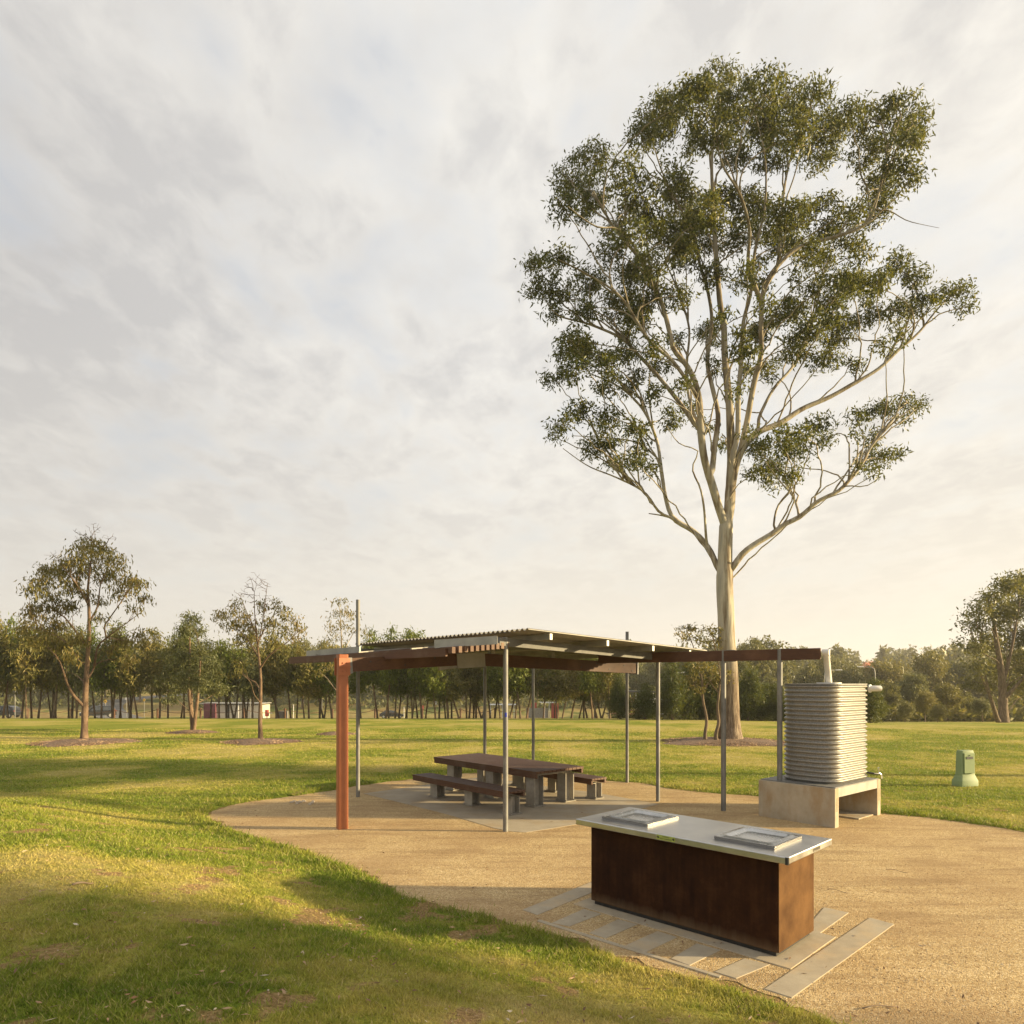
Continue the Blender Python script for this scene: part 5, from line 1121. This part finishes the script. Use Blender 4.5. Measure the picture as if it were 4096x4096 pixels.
# mid-distance woodland, each tree a thing
items = []
tops = [(2560, 2640), (2600, 2650), (2660, 2640), (2740, 2620), (2800, 2600), (2870, 2600), (2950, 2620), (3010, 2560), (3070, 2560), (3150, 2640), (3230, 2640), (3300, 2625), (3350, 2640), (3400, 2640), (3530, 2610), (3580, 2620), (3720, 2620), (3770, 2680), (3820, 2660), (3880, 2640), (3940, 2640), (4060, 2620), (4120, 2600), (2450, 2650), (2380, 2640)]
for px, ty in tops:
    D = 95 + 25 * rr.random(); ty += rr.randrange(-22, 30); x = (px - CX) / F * D; zb = gz(x, D); hh = H + (HZ - ty) / F * D - zb; items.append((px, D, wood_p, rr.randrange(5), rr.random() * 6, (hh / 9.5 * (0.8 + 0.25 * rr.random()), hh / 9.5)))
for px, ty, D in ((3420, 2760, 66), (3560, 2720, 68), (3640, 2690, 72), (3700, 2760, 60), (3790, 2730, 64), (3500, 2790, 60), (3860, 2760, 66), (3930, 2790, 58), (3010, 2740, 70), (2920, 2720, 74), (3090, 2700, 76), (3210, 2750, 66), (3330, 2740, 70), (2700, 2700, 80), (2600, 2740, 78), (4080, 2780, 70), (3620, 2800, 56), (3750, 2810, 54)):
    x = (px - CX) / F * D; zb = gz(x, D); hh = H + (HZ - ty) / F * D - zb; items.append((px + 0.1, D, wood_p, rr.randrange(5), rr.random() * 6, (hh / 9.5 * (0.95 + 0.3 * rr.random()), hh / 9.5)))
place_list(items, 'dark roadside woodland tree,', 'woodland trees along the road beyond the lawn')
# left and middle: bigger trees well behind the row
items = []
for px, ty, D in ((30, 2560, 150), (95, 2590, 160), (190, 2540, 150), (250, 2545, 155), (420, 2600, 160), (560, 2600, 150), (700, 2590, 155), (860, 2600, 150), (980, 2600, 160), (1090, 2600, 150), (1210, 2560, 140), (1300, 2570, 150), (1420, 2610, 160), (1630, 2535, 150), (1700, 2600, 160), (1850, 2610, 150), (2000, 2620, 160), (2150, 2610, 150), (2280, 2600, 160), (2330, 2580, 170), (2420, 2570, 180), (2520, 2590, 180), (-80, 2580, 150)):
    x = (px - CX) / F * D; zb = gz(x, D); hh = H + (HZ - ty) / F * D - zb; items.append((px + 0.2, D, wood_p, rr.randrange(5), rr.random() * 6, (hh / 9.5 * (0.9 + 0.3 * rr.random()), hh / 9.5)))
place_list(items, 'tall hill tree behind the row,', 'tall trees on the rise behind the planted row')
# far wood as one mass
def far_wood():
    rng = np.random.default_rng(77); cen = []; D_ = []
    for k in range(520):
        D = 175 + 240 * rng.random() ** 0.8; px = -900 + 5900 * rng.random(); x = (px - CX) / F * D
        if 3430 < px < 3520 and D > 150 or 3640 < px < 3700: continue
        z = gz(x, D); h = 8 + 5 * rng.random(); w = 3.0 + 2 * rng.random(); n = 260
        for c in range(5):
            cc = np.array([x, D, z + h * (0.45 + 0.45 * rng.random())]) + np.append(rng.normal(size=2) * w * 0.4, 0); v = rng.normal(size=(n // 5, 3)); v /= np.linalg.norm(v, axis=1)[:, None]
            cen.append(cc + v * np.array([w * 0.5, w * 0.5, h * 0.22]) * (0.6 + 0.4 * rng.random((n // 5, 1))))
        cen.append(np.array([x, D, z]) + rng.random((50, 3)) * np.array([w, w, h * 0.5]) - np.array([w / 2, w / 2, 0]))
    cen = np.concatenate(cen); o = leaf_mesh('far_wood', cen, 1.5, 0.95, M['leaf_wood'], None, 0.0, rng); tag(o, 'distant wooded hillside on the horizon', 'woodland', kind='stuff')
far_wood()
def understory():
    rng = np.random.default_rng(78); n = 26000; D = 62 + 50 * rng.random(n); px = 2450 + 1900 * rng.random(n); x = (px - CX) / F * D
    z = terrain(x, D) + rng.random(n) * 1.6 * vnoise(x * 0.2, D * 0.2) * 1.6
    o = leaf_mesh('undergrowth', np.stack([x, D, z], 1), 0.8, 0.3, M['leaf_row'], None, -0.2, rng); tag(o, 'rough scrubby undergrowth below the woodland trees', 'undergrowth', kind='stuff')
    n = 16000; D = 140 + 45 * rng.random(n); px = -400 + 3000 * rng.random(n); x = (px - CX) / F * D
    z = terrain(x, D) + rng.random(n) * 2.2 * vnoise(x * 0.1, D * 0.1) * 1.5
    k = ~((px > 400) & (px < 760))
    o = leaf_mesh('scrub', np.stack([x, D, z], 1)[k], 1.2, 0.5, M['leaf_wood'], None, -0.2, rng); tag(o, 'low scrub at the foot of the rise behind the car park', 'scrub', kind='stuff')
understory()

# trees outside the frame on the sunny side, whose shade falls across the foreground
for k, (x, y, s1, s2, lab) in enumerate(((17.5, 3.6, 0.66, 1.35, 'woodland tree standing off to the right, shading the front lawn'), (14.5, 0.9, 0.6, 1.3, 'second woodland tree off to the right of the barbecue'), (24, 16.6, 0.95, 2.0, 'tall woodland tree off to the right of the water tank'))):
    copy_thing(wood_p[(1, 3, 1)[k]], (x, y, 0), 1.0 + k, (s1, s2), lab, 'shade trees off to the right')

# ------------------------------------------------------------------ car park and road beyond
def strip(name, pts, w, mat, lift=0.03):
    pts = [np.array(p, float) for p in catmull(pts, 10)]; vs = []; fs = []
    for i, p in enumerate(pts):
        d = pts[min(i + 1, len(pts) - 1)] - pts[max(i - 1, 0)]; d /= np.linalg.norm(d); nrm = V(-d[1], d[0]); 
        for s_ in (-1, -0.33, 0.33, 1): a = p + nrm * w / 2 * s_; vs.append((a[0], a[1], gz(a[0], a[1]) + lift))
    m = len(pts); fs = [(4 * i + j, 4 * i + j + 1, 4 * i + j + 5, 4 * i + j + 4) for i in range(m - 1) for j in range(3)]
    mb = MB(); mb.add(vs, fs); o = mb.build(name, mat); tag(o, kind='structure')
    if o.data.polygons[0].normal.z < 0: o.data.flip_normals()
strip('road', [(-90, 90), (-60, 94), (-30, 104), (0, 116), (30, 124), (60, 126)], 8, M['asphalt'])
strip('driveway', [(-90, 84), (-70, 84.5), (-50, 86), (-40, 92)], 6, M['dirt'], 0.05)
strip('side_road', [(-60, 100), (-68, 120), (-86, 145), (-84, 168), (-70, 190)], 6.5, M['asphalt'])
strip('highway', [(40, 118), (62, 104), (90, 92), (140, 80)], 7, M['asphalt'])
strip('highway', [(48, 128), (72, 112), (100, 100), (150, 88)], 7, M['asphalt'])

M['car_dark'] = mat_var('dark_grey_car_paint', (0.028, 0.03, 0.036), (0.035, 0.038, 0.045), 2, 0.25, 0.4, spec=0.6)
M['car_glass'] = mat_var('car_glass', (0.02, 0.025, 0.03), (0.03, 0.035, 0.04), 2, 0.06, 0.0, spec=0.9)
M['tyre'] = mat_var('tyre_rubber', (0.015, 0.015, 0.015), (0.025, 0.025, 0.025), 5, 0.8)
M['rim'] = mat_var('alloy_rim', (0.5, 0.5, 0.5), (0.6, 0.6, 0.6), 5, 0.35, 0.8)
M['lamp_white'] = mat_var('lamp_lens', (0.6, 0.6, 0.58), (0.75, 0.75, 0.72), 5, 0.15)
M['lamp_red'] = mat_var('red_lens', (0.35, 0.02, 0.02), (0.45, 0.03, 0.03), 5, 0.2)
M['white'] = mat_var('white_paint', (0.62, 0.62, 0.6), (0.74, 0.73, 0.7), 3, 0.5)
def car(loc_, rz, label, L=3.8, Hc=1.5, sedan=False):
    root = empty('parked_car', loc_, rz, label, 'car', 'cars beyond the row of young gums'); W = 1.68
    if not sedan: lower = [(-0.5, 0.30), (-0.5, 0.55), (-0.47, 0.72), (-0.28, 0.86), (0.44, 0.92), (0.5, 0.80), (0.5, 0.34)]; roof = [(-0.28, 0.86), (-0.10, 1.38), (0.02, 1.49), (0.30, 1.47), (0.43, 1.30), (0.46, 0.92)]
    else: lower = [(-0.5, 0.30), (-0.5, 0.55), (-0.46, 0.68), (-0.24, 0.84), (0.40, 0.92), (0.49, 0.88), (0.5, 0.34)]; roof = [(-0.26, 0.84), (-0.08, 1.32), (0.05, 1.42), (0.24, 1.38), (0.38, 1.12), (0.44, 0.92)]
    def ext(prof, w0, w1, name, mat, par, zmin, zmax):
        n = len(prof); vs = []
        for sy in (-1, 1):
            for x, z in prof:
                t = (z - zmin) / (zmax - zmin); w = w0 + (w1 - w0) * max(0, min(1, t)); vs.append((x * L * (1 if True else 0), sy * w / 2, z * Hc / 1.5))
        mb = MB(); mb.add(vs, [tuple(range(n)), tuple(range(2 * n - 1, n - 1, -1))] + [(i, n + i, n + (i + 1) % n, (i + 1) % n) for i in range(n)]); return mb.build(name, mat, par, bevel=0.05)
    body = ext(lower, W, W, 'body', M['car_dark'], root, 0.3, 0.9)
    ext(roof, W * 0.94, W * 0.74, 'cabin', M['car_dark'], root, 0.86, 1.48)
    # side windows, windscreen
    for sy in (-1, 1):
        y0, y1 = sy * (W * 0.94 / 2 + 0.006), sy * (W * 0.78 / 2 + 0.012)
        k = Hc / 1.5
        for x0, x1, x2, x3 in ((-0.22, -0.085, 0.10, 0.10), (0.125, 0.125, 0.30, 0.40)):
            mb = MB(); mb.add([(x0 * L, y0, 0.93 * k), (x1 * L, y1, 1.34 * k), (x2 * L, y1, 1.37 * k), (x3 * L, y0, 0.95 * k)], [(0, 1, 2, 3)] if sy > 0 else [(3, 2, 1, 0)]); mb.build('side_window', M['car_glass'], root)
    mb = MB(); mb.add([(-0.283 * L, -0.7, 0.90), (-0.283 * L, 0.7, 0.90), (-0.118 * L, 0.6, 1.36 * Hc / 1.5), (-0.118 * L, -0.6, 1.36 * Hc / 1.5)], [(0, 3, 2, 1)]); mb.build('windscreen', M['car_glass'], root)
    for sx in (-0.32, 0.33):
        for sy in (-1, 1):
            mb = MB(); mb.tube([(sx * L, sy * (W / 2 - 0.19), 0.31), (sx * L, sy * (W / 2 + 0.01), 0.31)], 0.31, 20); wh = mb.build('wheel', M['tyre'], root, auto=40)
            mb = MB(); mb.tube([(sx * L, sy * (W / 2), 0.31), (sx * L, sy * (W / 2 + 0.022), 0.31)], 0.19, 14); mb.build('rim', M['rim'], wh)
    for sy in (-1, 1):
        mb = MB(); mb.box((-0.475 * L, sy * 0.62, 0.66), (0.18, 0.30, 0.15)); mb.build('headlight', M['lamp_white'], root, bevel=0.03)
        mb = MB(); mb.box((0.475 * L, sy * 0.68, 0.80), (0.15, 0.20, 0.20)); mb.build('tail_light', M['lamp_red'], root, bevel=0.02)
        mb = MB(); mb.box((-0.19 * L, sy * (W / 2 + 0.07), 0.95), (0.12, 0.16, 0.10)); mb.build('door_mirror', M['car_dark'], root, bevel=0.02)
    mb = MB(); mb.box((-0.503 * L, 0, 0.42), (0.01, 0.44, 0.11)); mb.build('number_plate', M['white'], root)
def onz(px, D, dz=0.0): x = (px - CX) / F * D; return (x, D, gz(x, D) + dz)
car(onz(8, 84, 0.06), R(4), 'dark grey hatchback cut by the left edge of the photo', 3.9)
car(onz(392, 84, 0.06), R(35), 'dark hatchback facing the lawn, behind the tallest lawn tree', 3.9)
car(onz(1568, 122, 0.06), R(188), 'dark car with pale windscreen on the road behind the leafy green trees', 4.4, 1.5, True)

# toilet block
def wbox(root, name, mat, c, size, rz=0.0, bevel=0): mb = MB(); mb.box(c, size, rz); return mb.build(name, mat, root, bevel=bevel)
M['cream'] = mat_var('cream_wall', (0.42, 0.39, 0.30), (0.50, 0.46, 0.36), 1, 0.8)
M['purple'] = mat_var('maroon_wall', (0.08, 0.014, 0.025), (0.11, 0.02, 0.035), 1, 0.7)
M['red'] = mat_var('red_wall', (0.42, 0.06, 0.04), (0.5, 0.09, 0.06), 1, 0.7)
M['yellow'] = mat_var('ochre_panel', (0.45, 0.24, 0.04), (0.52, 0.30, 0.06), 1, 0.7)
M['sign_yellow'] = mat_var('yellow_sign_face', (0.62, 0.38, 0.03), (0.7, 0.45, 0.04), 3, 0.5)
D = 104; o_ = onz(945, D); sc1 = D / F
tbk = empty('toilet_block', o_, R(0), 'low cream building with a maroon end wall and skillion roof', 'building')
Wt_ = 240 * sc1
wbox(tbk, 'wall', M['cream'], (Wt_ * 0.23, 0, 1.05), (Wt_ * 0.54, 3.2, 2.1)); wbox(tbk, 'wall', M['cream'], (-Wt_ * 0.17, 0, 1.05), (Wt_ * 0.14, 3.2, 2.1))
wbox(tbk, 'maroon_wall', M['purple'], (-Wt_ * 0.34, -1.2, 1.15), (Wt_ * 0.19, 2.0, 2.4)); wbox(tbk, 'door', M['car_glass'], (-Wt_ * 0.07, 0.5, 0.95), (Wt_ * 0.09, 2.0, 1.9))
wbox(tbk, 'roof', M['galv_white'], (0.0 * Wt_, 0, 2.32), (Wt_ * 1.02, 4.0, 0.12))
for fx in (-0.25, 0.12): mb = MB(); mb.tube([(fx * Wt_, -1.9, 0), (fx * Wt_, -1.9, 2.26)], 0.05, 8); mb.build('post', M['white'], tbk)
rb = empty('litter_bin', onz(1068, 98), 0, 'small red bin enclosure right of the cream building', 'bin'); wbox(rb, 'body', M['red'], (0, 0, 0.75), (0.4, 0.5, 0.9)); wbox(rb, 'post', M['galv'], (0, 0, 0.15), (0.1, 0.1, 0.3)); wbox(rb, 'lid', M['white'], (0.25, 0, 0.75), (0.9, 0.4, 0.06))
cb = empty('metal_cage', onz(1128, 98), 0, 'low grey mesh cage on the ground right of the cream building', 'cage'); 
for k in range(9): wbox(cb, 'bar', M['galv'], (-0.8 + 0.2 * k, 0, 0.5), (0.05, 0.6, 1.0))
wbox(cb, 'top_rail', M['galv'], (0, 0, 1.02), (1.7, 0.65, 0.05)); wbox(cb, 'infill', M['conc_leg'], (0, 0.2, 0.5), (1.6, 0.04, 0.9))
# distant white-roofed shelter, red hut, picnic pavilion
def simple_shelter(px, D, wpx, lab, roofmat, wall=None, wallx=0.3, hh=2.3, wallw=0.25, slope=0.0, dark=None):
    o_ = onz(px, D); w = wpx * D / F; rt = empty('picnic_pavilion', o_, 0, lab, 'pavilion')
    mb = MB(); mb.box((0, 0, hh + 0.1), (w, 3.0, 0.14), ax=(V(math.cos(slope), 0, math.sin(slope)), V(0, 1, 0), V(-math.sin(slope), 0, math.cos(slope)))); mb.build('roof', roofmat, rt)
    for fx in (-0.42, 0, 0.42):
        mb = MB(); mb.tube([(fx * w, -1.2, 0), (fx * w, -1.2, hh + fx * w * math.sin(slope))], 0.06, 8); mb.build('post', M['white'], rt)
    if wall: wbox(rt, 'wall', wall, (wallx * w, 0, hh / 2), (wallw * w, 1.5, hh))
    if dark: wbox(rt, 'rear_screen', dark, (0, 1.6, hh * 0.4), (w * 0.8, 0.1, hh * 0.8))
    return rt
simple_shelter(2010, 118, 110, 'small white-roofed bus shelter seen behind the front steel post', M['white'], None, hh=2.3)
hr = onz(2207, 112); rt = empty('kiosk', hr, 0, 'red-walled kiosk with white posts between the thin gums', 'kiosk'); wbox(rt, 'wall', M['red'], (0.5, 0, 1.25), (1.1, 2, 2.5)); wbox(rt, 'screen', M['conc_leg'], (-2.4, -0.2, 0.9), (3.6, 0.2, 1.6)); wbox(rt, 'roof', M['white'], (-0.6, 0, 2.62), (2.6, 2.6, 0.12))
wbox(rt, 'red_panel', M['red'], (-2.9, 0.5, 2.1), (0.9, 0.3, 0.9))
for k in (-1.2, -0.5): mb = MB(); mb.tube([(k, -1.3, 0), (k, -1.3, 2.55)], 0.06, 8); mb.build('post', M['white'], rt)
simple_shelter(2535, 66, 160, 'dark-roofed picnic pavilion with ochre wall beyond the mast post', M['plate'], M['yellow'], -0.40, 2.55, 0.16, R(-1), dark=M['bark_dark'])
simple_shelter(2605, 70, 70, 'small white skillion shelter with red end right of the ochre pavilion', M['white'], M['red'], -0.1, 2.0, 0.30, R(-4))
for px, D_, lab in ((2462, 60, 'brown picnic table left of the ochre pavilion post'), (2532, 60, 'brown picnic table under the dark-roofed pavilion'), (2605, 56, 'pale stepped bench unit left of the bearer post')):
    o_ = onz(px, D_); rt = empty('picnic_table', o_, R(10), lab, 'table', 'tables by the far pavilion'); mt = M['wood_slat'] if 'brown' in lab else M['galv_white']
    wbox(rt, 'tabletop', mt, (0, 0, 0.75), (1.5, 0.8, 0.06)); wbox(rt, 'bench_seat', mt, (0, -0.7, 0.45), (1.5, 0.3, 0.05)); wbox(rt, 'bench_seat', mt, (0, 0.7, 0.45), (1.5, 0.3, 0.05))
    for sx in (-0.6, 0.6): wbox(rt, 'leg', M['conc_leg'], (sx, 0, 0.36), (0.08, 1.5, 0.06)); wbox(rt, 'leg', M['conc_leg'], (sx, 0, 0.36), (0.09, 0.1, 0.72))

# street lamps, signs, bollards and rope fence
def lamp(px, D, toppx, side, lab):
    o_ = onz(px, D); h = H + (HZ - toppx) / F * D - o_[2]; rt = empty('street_lamp', o_, 0, lab, 'street lamp', 'curved street lamps beyond the lawn')
    mb = MB(); mb.tube([(0, 0, 0), (0, 0, h - 0.9), (side * 0.1, 0, h - 0.3), (side * 0.5, 0, h - 0.05), (side * 1.6, 0, h)], [0.08, 0.06, 0.05, 0.045, 0.04], 8); mb.build('pole', M['galv_white'], rt, smooth_=True)
    mb = MB(); mb.box((side * 1.95, 0, h + 0.0), (0.8, 0.3, 0.14)); mb.build('lamp_head', M['white'], rt, bevel=0.04)
lamp(2676, 88, 2690, 1, 'curved white street lamp right of the bearer post')
lamp(2872, 90, 2670, -1, 'curved street lamp behind the sapling crown by the big gum')
lamp(3297, 92, 2680, 1, 'curved street lamp just above the water tank')
lamp(3500, 92, 2667, -1, 'curved street lamp in front of the red-roofed house')
def signpost(px, D, toppx, face, mat, lab, cat='sign', shape='box', name='road_sign', w=0.5, h2=0.5, pole='galv'):
    o_ = onz(px, D); h = H + (HZ - toppx) / F * D - o_[2]; rt = empty(name, o_, 0, lab, cat)
    mb = MB(); mb.tube([(0, 0, 0), (0, 0, h)], 0.045, 8); mb.build('pole', M[pole], rt)
    ax = (V(0.7, 0, 0.7), V(0, 1, 0), V(-0.7, 0, 0.7)) if shape == 'diamond' else None
    mb = MB(); mb.box((0, -0.07, h - h2 / 2), (w, 0.04, h2), ax=ax); f_ = mb.build('sign_face', mat, rt)
    if shape == 'diamond': m3 = MB(); m3.beam((-0.14, -0.095, h - h2 / 2), (0.14, -0.095, h - h2 / 2), 0.01, 0.08); m3.build('black_arrow', M['black'], f_)
signpost(422, 104, 2800, 0, M['sign_yellow'], 'yellow diamond warning sign right of the middle hatchback', shape='diamond', w=0.42, h2=0.42)
signpost(577, 120, 2795, 0, M['sign_yellow'], 'yellow warning sign beside the side road', shape='diamond', w=0.4, h2=0.4)
signpost(506, 118, 2790, 0, M['white'], 'white square sign above the side road', w=0.42, h2=0.38)
signpost(521, 100, 2814, 0, M['white'], 'small white notice below the white square sign', w=0.38, h2=0.4)
signpost(1692, 112, 2822, 0, M['red'], 'red parking sign left of the twin white street sign', w=0.28, h2=0.75)
for dx in (-4, 4): pass
signpost(1741, 108, 2805, 0, M['white'], 'tall twin white street sign between the thin gums', w=0.42, h2=0.5)
signpost(1616, 100, 2827, 0, M['white'], 'plain white marker post right of the passing car', cat='post', name='marker_post', w=0.1, h2=0.2, pole='white')
signpost(1174, 92, 2818, 0, M['white'], 'plain white marker post left of the orange post', cat='post', name='marker_post', w=0.1, h2=0.2, pole='white')
signpost(1001, 96, 2750, 0, M['white'], 'slim pale light pole in front of the cream building', cat='pole', name='light_pole', w=0.2, h2=0.1)
signpost(1288, 96, 2742, 0, M['white'], 'slim pale light pole left of the orange post', cat='pole', name='light_pole', w=0.2, h2=0.1)
signpost(60, 80, 2700, 0, M['galv'], 'grey light pole behind the left-edge car', cat='pole', name='light_pole', w=0.2, h2=0.1)
bol = []
mb = MB(); mb.tube([(0, 0, -0.1), (0, 0, 0.95)], 0.09, 10); b0 = mb.build('bollard', M['wood_dark']); tag(b0, 'x', 'bollard')
bpx = [110, 285, 457, 630, 802, 975, 1140, 1330, 1500, 1690, 1842, 1980, 2110]; prevb = None
for i, px in enumerate(bpx):
    x, y, z = onz(px, 66 + 3 * math.sin(i)); o = b0 if i == 0 else b0.copy()
    if i: COL.objects.link(o)
    k = min(range(len(LM)), key=lambda j: abs(LM[j][0] - px)); o['label'] = f"dark timber bollard of the cable fence, {'left' if px < LM[k][0] else 'right'} of {LM[k][1]}"; o['group'] = 'bollards of the cable fence'; o.location = (x, y, z)
    if prevb is not None:
        a, c = np.array(prevb) + V(0, 0, 0.85), np.array((x, y, z)) + V(0, 0, 0.85); mm = MB(); mm.tube([a + (c - a) * t - V(0, 0, 0.35 * 4 * t * (1 - t)) for t in np.linspace(0, 1, 9)], 0.03, 5)
        cb_ = mm.build('fence_cable', M['wood_dark']); tag(cb_, f"sagging cable between bollards, {'left' if (px + bpx[i-1]) / 2 < LM[k][0] else 'right'} of {LM[k][1]}" + (', further span' if i % 2 else ''), 'cable', 'sagging cables of the bollard fence')
    prevb = (x, y, z)
# house on the right-hand hill
o_ = onz(3478, 330); hs = empty('house', o_, R(10), 'distant house with orange tiled roof between the hill trees', 'house')
M['roof_tile'] = mat_var('orange_tile', (0.42, 0.10, 0.04), (0.5, 0.15, 0.06), 1, 0.8); M['brick'] = mat_var('dark_brick', (0.12, 0.06, 0.04), (0.18, 0.09, 0.06), 1, 0.9)
wbox(hs, 'wall', M['brick'], (0, 0, 1.3), (8, 6, 2.6))
mb = MB(); mb.add([(-4.6, -3.6, 2.55), (4.6, -3.6, 2.55), (4.6, 3.6, 2.55), (-4.6, 3.6, 2.55), (-2.2, 0, 5.6), (2.2, 0, 5.6)], [(0, 1, 5, 4), (2, 3, 4, 5), (1, 2, 5), (3, 0, 4), (3, 2, 1, 0)]); rf_ = mb.build('roof', M['roof_tile'], hs)
wbox(rf_, 'chimney', M['cream'], (-1.6, -0.4, 5.4), (0.8, 0.8, 2.0))
wbox(hs, 'window', M['car_glass'], (1.5, -3.02, 1.4), (2.0, 0.05, 1.2))
M['park_green'] = mat_var('bright_paddock', (0.16, 0.20, 0.03), (0.24, 0.26, 0.06), 0.2, 0.9)
strip('paddock', [(150, 322), (185, 322), (215, 322)], 40, M['park_green'], 0.3)

# ------------------------------------------------------------------ litter: sticks, rocks
def stick(a, b, r, lab, mid=0.01):
    a, b = np.array(a), np.array(b); o_ = (a + b) / 2; mb = MB(); n = 6
    pts = [a + (b - a) * t + V(0, 0, mid * math.sin(t * 5)) + V(0.0, 0.006, 0) * math.sin(t * 4) - o_ for t in np.linspace(0, 1, n)]; mb.tube(pts, [r * (1 - 0.5 * i / n) for i in range(n)], 6)
    o = mb.build('stick', M['stick'], smooth_=True); o.location = o_; tag(o, lab, 'stick', 'fallen sticks'); return o
def lift(p, dz): return (p[0], p[1], p[2] + dz)
stick(lift(G(3450, 4040), 0.012), lift(G(3595, 4025), 0.012), 0.005, 'bent stick on the gravel at the bottom right corner')
stick(lift(GT(290, 3549), 0.02), lift(GT(375, 3540), 0.02), 0.011, 'thick grey stick lying on the front lawn at the left')
stick(lift(G(3310, 3560), 0.01), lift(G(3390, 3572), 0.01), 0.0035, 'thin stick on the gravel right of the barbecue')
stick(lift(G(3545, 3480), 0.01), lift(G(3630, 3492), 0.01), 0.0035, 'thin stick on the gravel below the tank stand')
rk = random.Random(9)
for i in range(14):
    px = 1158 + 100 * rk.random(); py = 3206 + 14 * rk.random(); p = G(px, py); mb = MB(); n = 7; secs = []
    for z, s_ in ((0, 0.8), (0.5, 1.0), (1.0, 0.45)): secs.append([(math.cos(6.283 * k / n) * 0.045 * s_ * (0.7 + 0.5 * rk.random()), math.sin(6.283 * k / n) * 0.035 * s_ * (0.7 + 0.5 * rk.random()), z * 0.04 - 0.005) for k in range(n)])
    mb.add([q_ for s_ in secs for q_ in s_], [(j * n + k, j * n + (k + 1) % n, (j + 1) * n + (k + 1) % n, (j + 1) * n + k) for j in range(2) for k in range(n)] + [tuple(2 * n + k for k in range(n))])
    o = mb.build('stone', M['rock']); o.location = p; tag(o, 'pale stone in the small heap on the gravel left of the orange post', 'stone', 'small heap of pale stones')

# ------------------------------------------------------------------ air
mb = MB(); mb.box((0, 650, 14.0), (2600, 1500, 42)); hm = bpy.data.materials.new('thin_haze'); hm.use_nodes = True; ht = NT(hm.node_tree); hm.node_tree.nodes.clear()
ho = ht('ShaderNodeOutputMaterial'); hv = ht('ShaderNodeVolumePrincipled'); hv.inputs['Color'].default_value = (1.0, 0.97, 0.90, 1); hv.inputs['Density'].default_value = 0.0005; hv.inputs['Anisotropy'].default_value = 0.2
ht.l.new(hv.outputs[0], ho.inputs['Volume']); tag(mb.build('haze', hm), 'thin pale evening haze', 'haze', kind='stuff')
